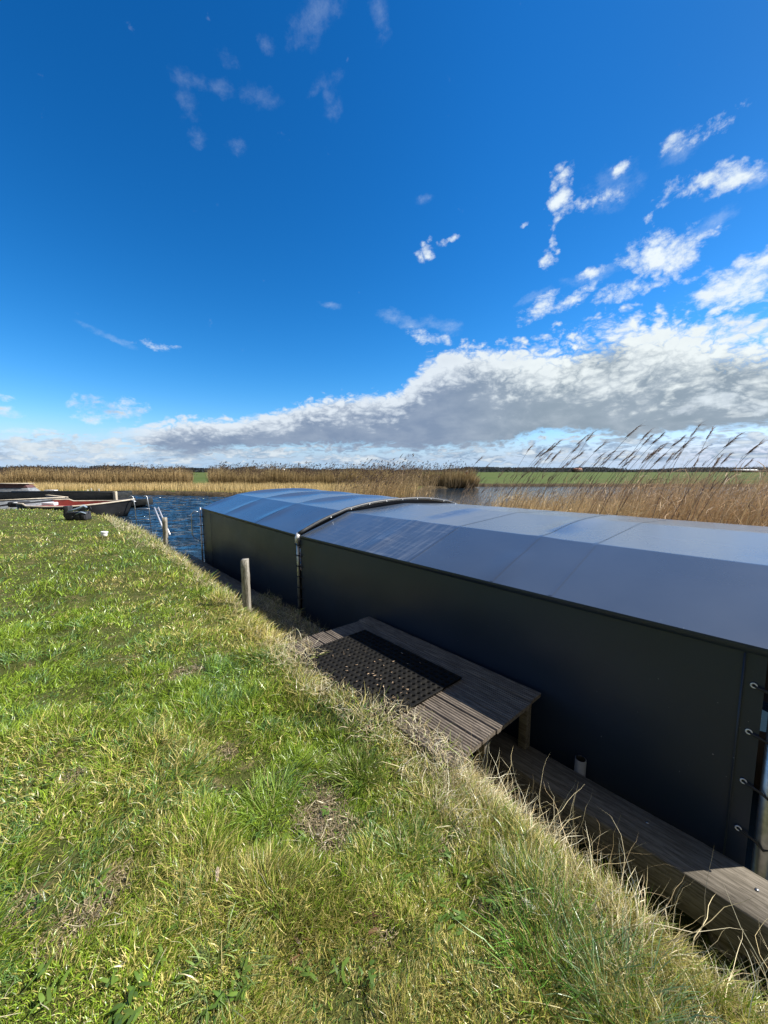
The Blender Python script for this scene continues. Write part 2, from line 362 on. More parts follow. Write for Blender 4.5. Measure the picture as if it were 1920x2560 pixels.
# water
M_water = bpy.data.materials.new('water_surface'); M_water.use_nodes = True; t = M_water.node_tree; p = t.nodes['Principled BSDF']
p.inputs['Base Color'].default_value = (.014,.030,.048,1); p.inputs['Roughness'].default_value = .06; p.inputs['IOR'].default_value = 1.33
c_ = t.nodes.new('ShaderNodeTexCoord'); mp = t.nodes.new('ShaderNodeMapping'); mp.inputs['Scale'].default_value = (.55, 1.5, 1); mp.inputs['Rotation'].default_value = (0, 0, .3)
t.links.new(c_.outputs['Object'], mp.inputs[0]); sp_ = t.nodes.new('ShaderNodeSeparateXYZ'); t.links.new(c_.outputs['Object'], sp_.inputs[0])
xx, yy = E(t, sp_.outputs[0]), E(t, sp_.outputs[1])
calm = 1 - (xx - yy * .02).ss(-6, 3) * .93                  # the pond on the right lies sheltered by the reeds
hgt = noise(t, mp.outputs[0], .9, 2, .5, dist=.8) * 1.6 + noise(t, mp.outputs[0], 2.8, 3, .6, dist=.6) + noise(t, mp.outputs[0], 9, 2, .5) * .25
bp = t.nodes.new('ShaderNodeBump'); bp.inputs['Distance'].default_value = .34; t.links.new(hgt.s, bp.inputs['Height']); t.links.new(calm.s, bp.inputs['Strength']); t.links.new(bp.outputs[0], p.inputs['Normal'])
# ------------------------------------------------------------------ ground frame: along the quay (t) and out over the water (n)
ANG = R(41.65); NV = np.array([math.cos(ANG), math.sin(ANG)]); DV = np.array([-math.sin(ANG), math.cos(ANG)])
def W(n, t, z=0): return (n*NV[0] + t*DV[0], n*NV[1] + t*DV[1], z)
def Wa(n, t, z): return np.stack([n*NV[0] + t*DV[0], n*NV[1] + t*DV[1], z], -1)
WATER = -.75
# lawn
crest_t = np.array([-40, -1, 0, .14, .47, .9, 1.2, 2.2, 3.3, 4.5, 6, 9.5, 13.6]); crest_n = np.array([1.6, 1.56, 1.45, 1.37, 1.43, 1.61, 1.62, 1.55, 1.6, 1.75, 1.8, 1.93, 2.0])
tt = np.linspace(-40, 13.6, 400); cn = np.interp(tt, crest_t, crest_n)
shore = [(a*NV[0] + b*DV[0], a*NV[1] + b*DV[1]) for a, b in zip(cn, tt)] + [(-9.6, 13.4), (-11.5, 14.9), (-13.2, 15.9), (-15.5, 16.4), (-20, 16.7), (-80, 17.2)]
SH = np.array(shore)
def sdist(x, y):                           # >0 inland
    best = np.full(x.shape, 1e9); sg = np.ones(x.shape)
    for a, b in zip(SH[:-1], SH[1:]):
        ab = b - a; L2 = (ab**2).sum(); u = np.clip(((x-a[0])*ab[0] + (y-a[1])*ab[1]) / L2, 0, 1)
        dx = x - a[0] - u*ab[0]; dy = y - a[1] - u*ab[1]; d = dx*dx + dy*dy
        cr = ab[0]*(y-a[1]) - ab[1]*(x-a[0]); m = d < best; best = np.where(m, d, best); sg = np.where(m, np.sign(cr), sg)
    return np.sqrt(best) * sg
SHs = SH; SH = np.concatenate([SH[:400:8], SH[400:]])
def lawn_h(x, y):
    s = sdist(x, y); und = (fbm(x*.5, y*.5, 3) - .5) * .10 + (fbm(x*2.2, y*2.2, 5) - .5) * .075 + (fbm(x*7, y*7, 6, 2) - .5) * .02
    und = und * np.clip(s / .5, .25, 1)
    drop = np.clip((.12 - s) / .55, 0, 1); drop = drop*drop*(3-2*drop)
    edge = -.05 * np.exp(-np.clip(s, 0, 9) / .25)
    n_ = x*NV[0] + y*NV[1]; t_ = x*DV[0] + y*DV[1]
    und = und + .075*np.exp(-((n_ - 1.34)/.16)**2)*np.clip((t_ - 1.3)/.3, 0, 1)*np.clip((3.2 - t_)/.3, 0, 1)
    deep = np.where(t_ < 9.7, np.clip((n_ - 2.47) / .08, 0, 1), np.clip((-.2 - s) / .4, 0, 1)) * .8
    return und + edge - drop * .63 - deep
nn = np.concatenate([np.linspace(-80, -8, 24)[:-1], np.linspace(-8, -1, 50)[:-1], np.linspace(-1, 3.2, 130)]); tg = np.concatenate([np.linspace(-40, -2, 30)[:-1], np.linspace(-2, 6, 200)[:-1], np.linspace(6, 30, 200)[:-1], np.linspace(30, 70, 12)])
# grid in (n,t); cut away what lies beyond the cove
NN, TT = np.meshgrid(nn, tg, indexing='ij'); XX = NN*NV[0] + TT*DV[0]; YY = NN*NV[1] + TT*DV[1]
ZZ = np.maximum(lawn_h(XX, YY), -1.5); lawn = grid('lawn', np.stack([XX, YY, ZZ], -1)[::-1], M_soil); tag(lawn, kind='structure')
# water sheet
wx = np.concatenate([[-4000, -600, -120, -60], np.arange(-34, -1, .11), [0, 2, 5, 20, 100, 4000]]); wy = np.concatenate([[-4000, -100, 0, 5], np.arange(7.5, 39, .11), [45, 60, 100, 6000]])
WX, WY = np.meshgrid(wx, wy, indexing='ij'); WZ = np.zeros_like(WX); rw = np.random.default_rng(5)
for q in range(46):
    lam = .45*(3.2/.45)**rw.random(); th = rw.normal(-1.25, .55); kx, ky = math.cos(th)*2*math.pi/lam, math.sin(th)*2*math.pi/lam
    ph = kx*WX + ky*WY + rw.random()*6.28; WZ += (np.abs(np.sin(ph/2))*-2 + 1.27)*.0052*lam**.9
am = np.clip((-WX - 2.5)/4, 0, 1)*np.clip((WX + 34)/4, 0, 1)*np.clip((WY - 7.5)/2, 0, 1)*np.clip((39 - WY)/3, 0, 1)
wo = grid('water', np.stack([WX, WY, WATER + WZ*am], -1), M_water); wo['kind'] = 'structure'
# far banks and field, one sheet out to the horizon
def pxlat(px): return (px - 960) / FPX
fs = [(-3000, 27), (-600, 29), (0, 31), (215, 33.5), (300, 38), (430, 37), (560, 35), (700, 33), (850, 29), (940, 26.5), (1010, 28), (1040, 36), (1062, 51), (1185, 54), (1195, 60), (1500, 60), (1900, 58), (3200, 50), (9000, 40)]
fa = np.array([math.atan(pxlat(a)) for a, b in fs]); fr = np.array([b for a, b in fs])
A = np.unique(np.concatenate([np.linspace(fa[0], fa[-1], 260), np.linspace(math.atan(pxlat(900)), math.atan(pxlat(1250)), 120)]))
def shoreD(a): return np.interp(a, fa, fr)
D0 = shoreD(A) + (fbm(A*60, A*0, 2) - .5) * 1.6
rows = []
for dr, z in [(-.4,-1.1),(0,-.76),(.25,-.55),(.9,-.42),(2.5,-.40),(8,-.42),(20,-.45),(60,-.45),(200,-.45),(900,-.45),(5000,-.45)]:
    D = D0 + dr; rows.append(np.stack([np.tan(A)*D, D, np.full_like(A, z) + (fbm(A*90, A*0+dr, 4)-.5)*(.12 if 0 < dr < 9 else 0)], -1))
field_o = grid('field', np.array(rows)[::-1], M_field); tag(field_o, kind='structure')
rows = []
for dr, z in [(-.3,-1.0),(-.05,-.72),(.2,-.5),(1.0,-.36),(1.6,-.47)]:
    D = D0 + dr; rows.append(np.stack([np.tan(A)*D, D, np.full_like(A, z) + (fbm(A*200, A*0+dr, 4)-.5)*.16], -1))
bank_o = grid('far_bank', np.array(rows)[::-1], M_bank); tag(bank_o, kind='structure')
# ------------------------------------------------------------------ boat cover: two sections of a long cloth tunnel
N0 = 2.56; WID = 4.0
def eave_z(t): return np.interp(t, [-1, .1, 4.66, 8.95], [.745, .74, .72, .785])
def arch(s, rise, ex): return rise * (1 - np.abs((s - WID/2) / (WID/2)) ** ex)
def poly(s, k): return np.interp(s, [0, .8, 2.0, 3.2, 4.0], [0, k[0], k[1], k[0], 0])
def roof_z(s, t, far):
    ribs = [4.66, 6.12, 7.52, 8.95] if far else [-1.45, .0, 1.62, 3.2, 4.75]
    k = (.285, .345) if far else (.275, .345)
    rise, ex = (.378, 2.5) if far else (.356, 2.3)
    w = sum(np.exp(-((t - r) / (.15 if far else .11)) ** 2) for r in ribs); w = np.clip(w, 0, 1)
    sag = .010 * (1 - w) * np.sin(np.pi * np.clip(s / WID, 0, 1))
    return eave_z(t) + poly(s, k) * (1 - w) + np.maximum(arch(s, rise, ex), poly(s, k)) * w - sag
sg_ = np.unique(np.concatenate([np.linspace(0, 4, 81), .8 + np.array([-.012, .012]), 3.2 + np.array([-.012, .012])])); 
def cover(far):
    t0, t1 = (4.66, 8.95) if far else (.02, 4.60)
    # the children live in the frame x = n, y = t of the quay
    lab = 'long dark cloth boat cover, the far half beyond the raised hoop' if far else 'long dark cloth boat cover, the near half with dusty streaks on its roof'
    root = empty('boat_cover', W(N0, t0, 0), ANG, lab, 'boat cover')
    tg_ = np.linspace(t0, t1, int((t1 - t0) / .05)); S, T = np.meshgrid(sg_, tg_, indexing='ij')
    Zr = roof_z(S, T, far); P = np.stack([S, T - (0 if 0 else t0), Zr], -1)
    # keep object coordinates in metres along the quay for the dust bands
    P[..., 1] = T
    r = grid('roof', P, M_roof2 if far else M_roof, root); r.location = (0, -t0, 0)
    for ts_ in ([6.12, 7.52] if far else [1.15, 1.62, 2.54]):
        sw = np.linspace(.01, WID - .01, 80); hw_ = .014
        ed = [np.stack([sw, np.full(80, ts_ + q), roof_z(sw, np.full(80, ts_ + q), far) + .0022], -1) for q in (-hw_, 0, hw_)]
        g = grid('seam', np.array(ed).transpose(1, 0, 2), M_seam, root, smooth=True); g.location = (0, -t0, 0)
    # hem that folds down over the wall, a thin lip
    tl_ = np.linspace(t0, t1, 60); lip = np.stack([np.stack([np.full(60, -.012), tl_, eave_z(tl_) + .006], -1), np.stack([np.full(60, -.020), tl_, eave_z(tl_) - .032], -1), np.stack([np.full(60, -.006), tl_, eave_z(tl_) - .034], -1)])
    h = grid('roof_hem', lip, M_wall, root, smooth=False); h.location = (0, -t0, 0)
    a0 = .075 if not far else t0
    def wall(nm, x, ta, tb, zb, flip=False):
        u = np.linspace(ta, tb, 110); v = np.linspace(0, 1, 28); U, Vv = np.meshgrid(u, v, indexing='ij')
        zt = eave_z(U); z = zb + (zt - zb) * Vv
        bul = .026 * np.sin(np.pi * Vv) * (fbm(U*.8, Vv*1.2, 8) - .3) + .014 * (fbm(U*1.6 + Vv*1.2, Vv*2.2 - U*.5, 2) - .5)
        g = grid(nm, np.stack([x - bul * (1 if x < 1 else -1), U, z], -1)[::(-1 if flip else 1)], M_wall, root); g.location = (0, -t0, 0); return g
    for ts_ in ([8.35] if far else [.155]):
        zt = float(eave_z(ts_)); m = MB(); m.box((-.014, ts_ - .004 - t0, -.43), (-.0095, ts_ + .004 - t0, zt - .04)); m.build('wall_seam', M_wall, root)
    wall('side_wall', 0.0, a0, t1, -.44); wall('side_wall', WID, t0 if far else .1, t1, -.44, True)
    if far:
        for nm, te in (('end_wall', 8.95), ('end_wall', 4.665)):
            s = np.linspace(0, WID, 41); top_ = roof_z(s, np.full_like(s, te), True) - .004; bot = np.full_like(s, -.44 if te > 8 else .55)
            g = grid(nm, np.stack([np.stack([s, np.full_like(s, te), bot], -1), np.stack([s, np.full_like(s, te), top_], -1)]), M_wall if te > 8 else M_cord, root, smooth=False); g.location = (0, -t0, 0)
    return root, t0
cf, ft0 = cover(True); cn_, nt0 = cover(False)
def lt(root_t0, n, t, z): return (n - N0, t - root_t0, z)
# hoop and legs on the far section
m = MB(); s = np.linspace(0, WID, 50); z = roof_z(s, np.full_like(s, 4.66), True) + .028
m.tube([(-.02, -.02, -1.2), (-.02, -.02, .3)] + [(-.02, -.02, eave_z(4.66) - .02)], .021, 12); m.build('hoop_leg', M_steel, cf, True)
m = MB(); m.tube([(a - .01, -.03, b) for a, b in zip(s, z)], .024, 12); m.build('hoop', M_dpipe, cf, True)
m = MB(); m.tube([(-.035, -.02, .62), (-.032, -.02, .70), (-.005, -.02, .748)], .028, 12); m.build('hoop_sleeve', M_alu, cf, True)
m = MB(); m.tube([(.035, -.13, -1.2), (.035, -.13, .68)], .020, 10); m.build('inner_pole', M_dpipe, cf, True)
for zz in np.linspace(.6, -.3, 7):
    m = MB(); m.tube([(-.062, -.02, zz), (-.045, -.06, zz), (0, -.10, zz - .012), (.01, -.13, zz - .012)], .006, 6); m.tube([(-.055 + .034*(1-math.cos(a)), -.02 - .034*math.sin(a), zz) for a in np.linspace(-1.6, 1.6, 9)], .007, 6)
    m.build('lace_cord', M_cord, cf, True)
for k, ss_ in enumerate(np.linspace(.5, 3.4, 9)):
    m = MB(); zz = float(roof_z(np.array(ss_), np.array(4.66), True)); m.tube([(ss_, -.062, zz + .02), (ss_, -.068, zz + .02)], .011, 8); m.build('hoop_eyelet', M_steel, cf, True)
# far end frame: pole, rail and laces
m = MB(); m.tube([(-.03, 4.33, -1.2), (-.03, 4.33, .80)], .02, 10); m.build('end_pole', M_steel, cf, True)
m = MB(); m.tube([(-.06, 4.34, .70), (-.14, 4.38, .72), (-.20, 4.40, .66), (-.20, 4.40, .2), (-.16, 4.38, .12), (-.05, 4.34, .06)], .010, 8); m.build('hand_rail', M_steel, cf, True)
for zz in np.linspace(.6, -.2, 5):
    m = MB(); m.tube([(-.06, 4.34, zz), (-.03, 4.27, zz), (.02, 4.20, zz)], .008, 6); m.build('lace_cord', M_cord, cf, True)
# near end: thick steel pole with laces through eyelets
pt = .018 - nt0
m = MB(); m.tube([(.03, pt, -1.3), (.03, pt, .69)], .036, 18); m.build('frame_pole', M_steel, cn_, True)
m = MB(); m.tube([(.03, pt, .69), (1.2, pt + .0, .95), (2.0, pt, 1.02), (3.0, pt, .93), (4.0, pt, .68)], .034, 12); m.tube([(4.0, pt, -1.3), (4.0, pt, .69)], .034, 12); m.build('frame_bow', M_steel, cn_, True)
for q, zz in enumerate([.545, .30, .03, -.235]):
    e = MB(); cy = .112 - nt0
    ring = [(-.010, cy + .011*math.cos(a), zz + .011*math.sin(a)) for a in np.linspace(0, 2*math.pi, 17)]
    e.tube(ring, .0036, 6); e.build('eyelet', M_alu, cn_, True)
    e = MB(); e.tube([(.0, cy, zz), (-.014, cy - .008, zz - .003), (-.018, cy - .05, zz - .012), (-.014, pt + .03, zz - .02), (-.008, pt, zz - .022 - .01*q), (.02, pt - .045, zz - .03)], .0062, 8); e.build('lace_cord', M_cord, cn_, True)
# boat hull moored under the cover
hb = empty('moored_boat', W(N0 + 2.0, 3.5, 0), ANG, 'dark open boat hull lying hidden under the long cloth cover', 'boat')
ys = np.linspace(-4.6, 4.6, 34); vs = []
for y in ys:
    f = 1 - abs(y / 4.7) ** 4; r_ = []
    for a in np.linspace(-1, 1, 13):
        r_.append((a * 1.55 * max(f, .05) ** .5, y, -.02 - .85 * (1 - abs(a) ** 4)))
    vs.append(r_)
grid('hull', vs, mat('brown_hull', (.045,.026,.014), .5, n=(.02,.013,.008), nscale=3), hb)
# ------------------------------------------------------------------ quay beam
bm_ = empty('quay_beam', W(2.325, 0, 0), ANG, 'long weathered timber beam along the water at the foot of the grass bank', 'beam')
m = MB(); ts = np.linspace(-2.2, 9.7, 40)
for a, b in zip(ts[:-1], ts[1:]): pass
P = []
prof = [(-.13, -.56), (-.135, -.36), (-.128, -.352), (0, -.350), (.128, -.351), (.135, -.36), (.13, -.56)]
for x, z in prof: P.append([(x + .004*math.sin(7*t_), t_, z + .004*math.sin(3*t_)) for t_ in ts])
g = grid('timber', P, M_wood, bm_, smooth=False)
m = MB(); m.box((-.128, -2.21, -.56), (.128, -2.2, -.352)); m.box((-.128, 9.7, -.56), (.128, 9.71, -.352)); m.build('end_grain', M_wood, bm_)
for (nx, ty) in [(.03, .02), (-.03, -.07), (.05, .46), (.02, 2.4), (-.03, 3.9)]:
    m = MB(); m.tube([(nx, ty, -.352), (nx, ty, -.346)], .008, 10); m.build('screw', M_steel, bm_, True)
for t_ in np.arange(-1.8, 9.7, 1.9):
    m = MB(); m.tube([(-.02, t_, -1.4), (-.02, t_, -.56)], .07, 10); m.build('pile', M_wood, bm_, True)
# ------------------------------------------------------------------ landing platform
pf_ = empty('landing_platform', W(2.0, 2.1, 0), ANG, 'small grooved wooden landing with a black mat lying on it', 'platform')
nbd = 7; bw = (2.50 - 1.50) / nbd
for i in range(nbd):
    x0 = -.5 + i * bw + .004; x1 = x0 + bw - .008; ng = 6; V = []; step = (x1 - x0) / ng; sh = random.uniform(-.02, .02); dz = random.uniform(-.0055, .003)
    prof = [(x0, .022)]
    for k in range(ng):
        a = x0 + k*step; prof += [(a + .001, .05), (a + step*.62, .05), (a + step*.68, .0425), (a + step*.97, .0425)]
    prof += [(x1, .05), (x1, .022)]
    ys = [-.95 + sh*.4, .95 + sh]; 
    P = [[(x, y, z + dz) for y in ys] for x, z in prof]
    o = grid('board', P, M_deck, pf_, smooth=False)
    for y in ys: MB().add([(x, y, z + dz) for x, z in prof], [list(range(len(prof)))]).build('board_end', M_deck, o)
for y in (-.80, 0, .80):
    m = MB(); m.box((-.47, y - .03, -.07), (.47, y + .03, .021)); m.build('joist', M_deck, pf_, bevel=.003)
for (x, y) in [(.42, -.88), (.42, .88), (-.1, -.88), (.42, 0.0)]:
    m = MB(); m.box((x - .03, y - .03, -.35 if x > .3 else -.5), (x + .03, y + .03, .0215)); m.build('leg', M_wood, pf_, bevel=.003)
# ring mat
mt = empty('rubber_mat', W(1.78, 2.2, .056), ANG, 'black rubber ring mat spread over the wooden landing', 'mat')
m = MB(); mw, ml = .88, 1.14; nx_, ny_ = 17, 23; cx, cy = mw/nx_, ml/ny_
ang8 = [math.pi/8 + k*math.pi/4 for k in range(8)]
for i in range(nx_):
    for j in range(ny_):
        ox = -mw/2 + (i + .5)*cx; oy = -ml/2 + (j + .5)*cy
        sqx = [cx/2, 0, -cx/2, -cx/2, -cx/2, 0, cx/2, cx/2]; sqy = [cy/2, cy/2, cy/2, 0, -cy/2, -cy/2, -cy/2, 0]
        # order: outer octet matched to inner hole octet
        outer = [(cx/2, 0), (cx/2, cy/2), (0, cy/2), (-cx/2, cy/2), (-cx/2, 0), (-cx/2, -cy/2), (0, -cy/2), (cx/2, -cy/2)]
        rr = .0165 if (i + j) % 2 else .0155
        inner = [(rr*math.cos(k*math.pi/4), rr*math.sin(k*math.pi/4)) for k in range(8)]
        hz_ = .012 + (.003 if (i + j) % 2 else 0)
        V = [(ox + a, oy + b, .012) for a, b in outer] + [(ox + a*1.08, oy + b*1.08, hz_ + .002) for a, b in inner] + [(ox + a*.9, oy + b*.9, .0) for a, b in inner]
        F = [(k, (k+1) % 8, 8 + (k+1) % 8, 8 + k) for k in range(8)] + [(8 + k, 8 + (k+1) % 8, 16 + (k+1) % 8, 16 + k) for k in range(8)]
        m.add(V, F)
m.build('mat_sheet', M_rubber, mt)
m = MB()
for a, b in [((-mw/2-.004, -ml/2-.004, 0), (mw/2+.004, -ml/2, .014)), ((-mw/2-.004, ml/2, 0), (mw/2+.004, ml/2+.004, .014)), ((-mw/2-.004, -ml/2, 0), (-mw/2, ml/2, .014)), ((mw/2, -ml/2, 0), (mw/2+.004, ml/2, .014))]: m.box(a, b)
m.build('mat_rim', M_rubber, mt)
# pipe
pp = empty('drain_pipe', W(2.50, .87, -.9), 0, 'short grey plastic pipe standing open behind the timber beam', 'pipe')
m = MB(); no = 20; ro, ri = .034, .030; top_z = .62
m.tube([(0, 0, 0), (.004, 0, top_z)], ro, no, cap=False); m.tube([(0, 0, .2), (.004, 0, top_z)], ri, no, cap=False)
b0 = no; b1 = 2*no + no
for k in range(no): m.F.append([b0 + k, b0 + (k+1) % no, b1 + (k+1) % no, b1 + k])
m.build('tube', M_pvc, pp, True)
# posts
def post(n, t, h, lean, lab, wd=.041):
    x, y, _ = W(n, t); z0 = float(lawn_h(np.array([x]), np.array([y]))[0]) - .12
    V = []; levels = 9
    for i in range(levels):
        f = i / (levels - 1); k = 1 - .06 * f
        for (a, b) in [(-1,-.88),(-.88,-1),(.88,-1),(1,-.88),(1,.88),(.88,1),(-.88,1),(-1,.88)]:
            V.append((a*wd*k + random.uniform(-.0025, .0025) + lean*f*h, b*wd*k + random.uniform(-.0025, .0025), f*h + (random.uniform(-.006, .006) if i == levels-1 else 0)))
    F = [[i*8 + k, i*8 + (k+1) % 8, (i+1)*8 + (k+1) % 8, (i+1)*8 + k] for i in range(levels-1) for k in range(8)] + [list(range((levels-1)*8, levels*8))]
    o = mk('mooring_post', V, F, M_post); o.location = (x, y, z0); o.rotation_euler = (0, 0, .03); return tag(o, lab, 'post', 'wooden posts along the top of the bank')
post(1.72, 4.42, .80, -.012, 'weathered square post standing on the bank beside the steel hoop leg')
post(1.90, 9.4, .80, .006, 'grey wooden post by the open water, next to the slanting pale ladder')
# ------------------------------------------------------------------ grass
def palette(N, px, py, straw_bias):
    c = np.zeros((N, 3)); r = rng.random(N); a = fbm(px*1.1, py*1.1, 11); b = fbm(px*.45, py*.45, 14); e = fbm(px*4, py*4, 19)
    sf = np.clip(.13 + (a - .5) * 1.5 + (b - .5) * .9 + straw_bias, .03, .93)
    G = np.array([.12,.215,.018]); G2 = np.array([.27,.37,.036]); G3 = np.array([.11,.21,.060]); S = np.array([.54,.47,.20]); S2 = np.array([.36,.33,.075])
    mixg = rng.random(N)[:, None]; g = G*(1-mixg) + G2*mixg; g = np.where((e > .58)[:, None] & (rng.random(N) < .55)[:, None], G3*1.1, g)
    ms = rng.random(N)[:, None]; st = S*(1-ms) + S2*ms
    c = np.where((r < sf)[:, None], st, g); return c * rng.uniform(.5, 1.5, (N, 1)) * (.72 + .56*fbm(px*2.7, py*2.7, 23))[:, None]
def lawn_pts(N, r0, r1, azl, azr, p=1.0):
    a = rng.uniform(azl, azr, N); u = rng.random(N)
    r = r0 * (r1/r0) ** u                      # density ~ 1/r^2
    return r*np.sin(a), r*np.cos(a)
parts = []
def at(px, py, z=.03):
    c, s_ = math.cos(PITCH), math.sin(PITCH); a, b = (px - 960)/FPX, (1280 - py)/FPX; v = np.array([a, c + b*s_, -s_ + b*c]); k = -(H - z)/v[2]; return v[0]*k, v[1]*k
BARE = [(*at(px, py, 0), r_) for px, py, r_ in [(795,1905,.10),(790,1960,.12),(805,2030,.11),(835,2100,.11),(290,2215,.06),(235,2300,.05),(165,2350,.07),(15,2320,.08),(195,1960,.07),(470,1690,.10),(1130,2110,.07),(560,1880,.06),(1230,2260,.05),(950,2330,.05),(350,1930,.05)]]
def bare_at(x, y):
    m = np.zeros(len(x)); w_ = (fbm(x*9, y*9, 37, 3) - .5)*1.3
    for bx, by, br in BARE: m = np.maximum(m, 1.25 - np.hypot(x - bx, y - by)/br + w_)
    return m
def sow(x, y, hs, wk, seed, bias=0, kk=3, smin=-.30):
    s = sdist(x, y); m = s > smin; x, y, s = x[m], y[m], s[m]
    # bare soil patches
    bare = fbm(x*1.7, y*1.7, 31) + .35*fbm(x*7, y*7, 33); keep = ((bare < .84) | (rng.random(len(x)) < .25)) & ((bare_at(x, y) < .45) | (rng.random(len(x)) < .24))
    x, y, s = x[keep], y[keep], s[keep]; N = len(x); r = np.hypot(x, y)
    cl = fbm(x*3.1, y*3.1, 41); z = lawn_h(x, y)
    L = hs * (.25 + 3.3*cl**2.2) * rng.uniform(.5, 1.35, N) * (1 + .5*np.clip(1 - s/.5, 0, 1))
    wd = wk * (.0019 + .0006*r) * rng.uniform(.7, 1.3, N) * np.where(rng.random(N) < .14, 2.0, 1.0)
    th = fbm(x*1.6, y*1.6, 51)*7 + fbm(x*7, y*7, 52)*9 + rng.normal(size=N)*.7; lay = .25 + 1.5*fbm(x*2.4, y*2.4, 57)
    dirx = np.cos(th)*.75 + .25; diry = np.sin(th)*.75
    d0 = np.stack([dirx*lay*.55 + rng.normal(size=N)*.55, diry*lay*.55 + rng.normal(size=N)*.55, rng.uniform(.6, 1.5, N)], 1)
    bend = np.stack([dirx*.25*lay, diry*.25*lay, -.18 - .22*rng.random(N)], 1)
    sb = bias + .45*np.clip(1 - s/.45, 0, 1) + .25*(r > 6) * (fbm(x*.3, y*.3, 61) - .35)
    c = palette(N, x, y, sb)
    parts.append(ribbons(np.stack([x, y, z - .006], 1), d0, L, wd, c, bend, kk, jit=.10, tipcol=c*np.array([1.15, 1.1, 1.0])))
x, y = lawn_pts(500000, .8, 5.5, R(-62), R(62)); sow(x, y, .058, 1, 1)
x, y = lawn_pts(190000, 5.0, 30, R(-62), R(40)); sow(x, y, .062, 1.25, 2, kk=2)
x, y = lawn_pts(150000, .5, 14, R(-185), R(-60)); sow(x, y, .06, 1.5, 4, kk=2)
x, y = lawn_pts(30000, .5, 5, R(60), R(175)); sow(x, y, .06, 1.5, 5, kk=2)
a = rng.uniform(-1.1, .9, 24000); r = rng.uniform(.35, 1.2, 24000); sow(r*np.sin(a), r*np.cos(a), .06, 1, 3)
nc = 200; x, y = lawn_pts(nc, 1.0, 4.5, R(-50), R(45)); k_ = sdist(x, y) > .05; x, y = x[k_], y[k_]; nc = len(x); i_ = np.repeat(np.arange(nc), 7); N = len(i_)
th = rng.random(N)*6.3; X_, Y_ = x[i_] + rng.normal(size=N)*.012, y[i_] + rng.normal(size=N)*.012
cw = np.array([[.085,.15,.018],[.12,.19,.025],[.17,.20,.05],[.15,.085,.04]])[rng.choice(4, nc, p=[.4,.35,.17,.08])][i_]*rng.uniform(.7, 1.3, (N, 1))
parts.append(ribbons(np.stack([X_, Y_, lawn_h(X_, Y_) + .022], 1), np.stack([np.cos(th), np.sin(th), rng.uniform(.0, .6, N)], 1), rng.uniform(.018, .045, N), rng.uniform(.007, .014, N), cw, np.tile([0, 0, -.2], (N, 1)), 3, .05, taper=.6, side=np.stack([-np.sin(th), np.cos(th), th*0], 1)))
N = 700; x, y = lawn_pts(N, 1.3, 7, R(-55), R(45)); k_ = sdist(x, y) > 0; x, y = x[k_], y[k_]; N = len(x); th = rng.random(N)*6.3
parts.append(ribbons(np.stack([x, y, lawn_h(x, y) + .035], 1), np.stack([np.cos(th), np.sin(th), rng.normal(size=N)*.15], 1), rng.uniform(.04, .11, N), rng.uniform(.0014, .0028, N), np.tile([.62,.55,.34], (N, 1))*rng.uniform(.7, 1.1, (N, 1)), np.tile([0, 0, -.06], (N, 1)), 5, .16))
for bx, by, br in BARE:
    N = int(9000*br*br*10); th = rng.random(N)*6.3; rr = br*1.25*np.sqrt(rng.random(N)); x = bx + rr*np.cos(th); y = by + rr*np.sin(th); z = lawn_h(x, y) + rng.random(N)*.012; a = rng.random(N)*6.3
    cc = np.array([[.22,.16,.09],[.36,.28,.16],[.14,.12,.05],[.46,.38,.22]])[rng.integers(0, 4, N)]*rng.uniform(.6, 1.3, (N, 1))
    parts.append(ribbons(np.stack([x, y, z], 1), np.stack([np.cos(a), np.sin(a), rng.normal(size=N)*.25], 1), rng.uniform(.015, .05, N), rng.uniform(.002, .0045, N), cc, np.zeros((N, 3)), 3, .25))
V, F, C_ = join(parts); g = mk('grass', V, F, M_grass, col=C_); tag(g, 'short green and yellow grass covering the bank', 'grass', kind='stuff')
# distinct lush tufts
def tuft(px, py, h, n_, colr, lab, spread=.09, lean=(0, 0)):
    c, s_ = math.cos(PITCH), math.sin(PITCH); a, b = (px - 960)/FPX, (1280 - py)/FPX; v = np.array([a, c + b*s_, -s_ + b*c]); k = -(H - .02)/v[2]; x0, y0 = v[0]*k, v[1]*k
    z0 = float(lawn_h(np.array([x0]), np.array([y0]))[0])
    th = rng.random(n_)*2*np.pi; rr = spread*np.sqrt(rng.random(n_)); x = rr*np.cos(th); y = rr*np.sin(th)
    out = np.stack([np.cos(th), np.sin(th)], 1)*(.1 + rr[:, None]/spread*.5) + rng.normal(size=(n_, 2))*.22
    d0 = np.stack([out[:, 0] + lean[0] + rng.normal(size=n_)*.15, out[:, 1] + lean[1] + rng.normal(size=n_)*.15, rng.uniform(.5, 1.2, n_)], 1)
    bend = np.stack([out[:, 0]*.2, out[:, 1]*.2, -.28*rng.random(n_)], 1)
    cc = np.array(colr)*rng.uniform(.65, 1.35, (n_, 1)); cc = np.where((rng.random(n_) < .12)[:, None], np.array([[.5,.43,.2]]), cc)
    V, lv, ls, C_ = ribbons(np.stack([x, y, np.zeros(n_) - .01], 1), d0, h*rng.uniform(.5, 1.2, n_), rng.uniform(.0022, .0048, n_), cc, bend, 4, .13)
    o = mk('grass_tuft', V, (lv, ls), M_grass, col=C_); o.location = (x0, y0, z0); tag(o, lab, 'grass tuft', 'lush grass tufts on the bank')
tuft(665, 2000, .13, 330, (.24,.36,.06), 'bright green coarse grass tuft left of the bare soil strip', .12)
tuft(895, 1925, .13, 650, (.17,.24,.035), 'rounded olive grass tuft casting a dark shadow near the landing', .10, (-.1, 0))
tuft(1020, 2130, .10, 380, (.19,.30,.085), 'low spreading green tuft right of the bare soil strip', .11)
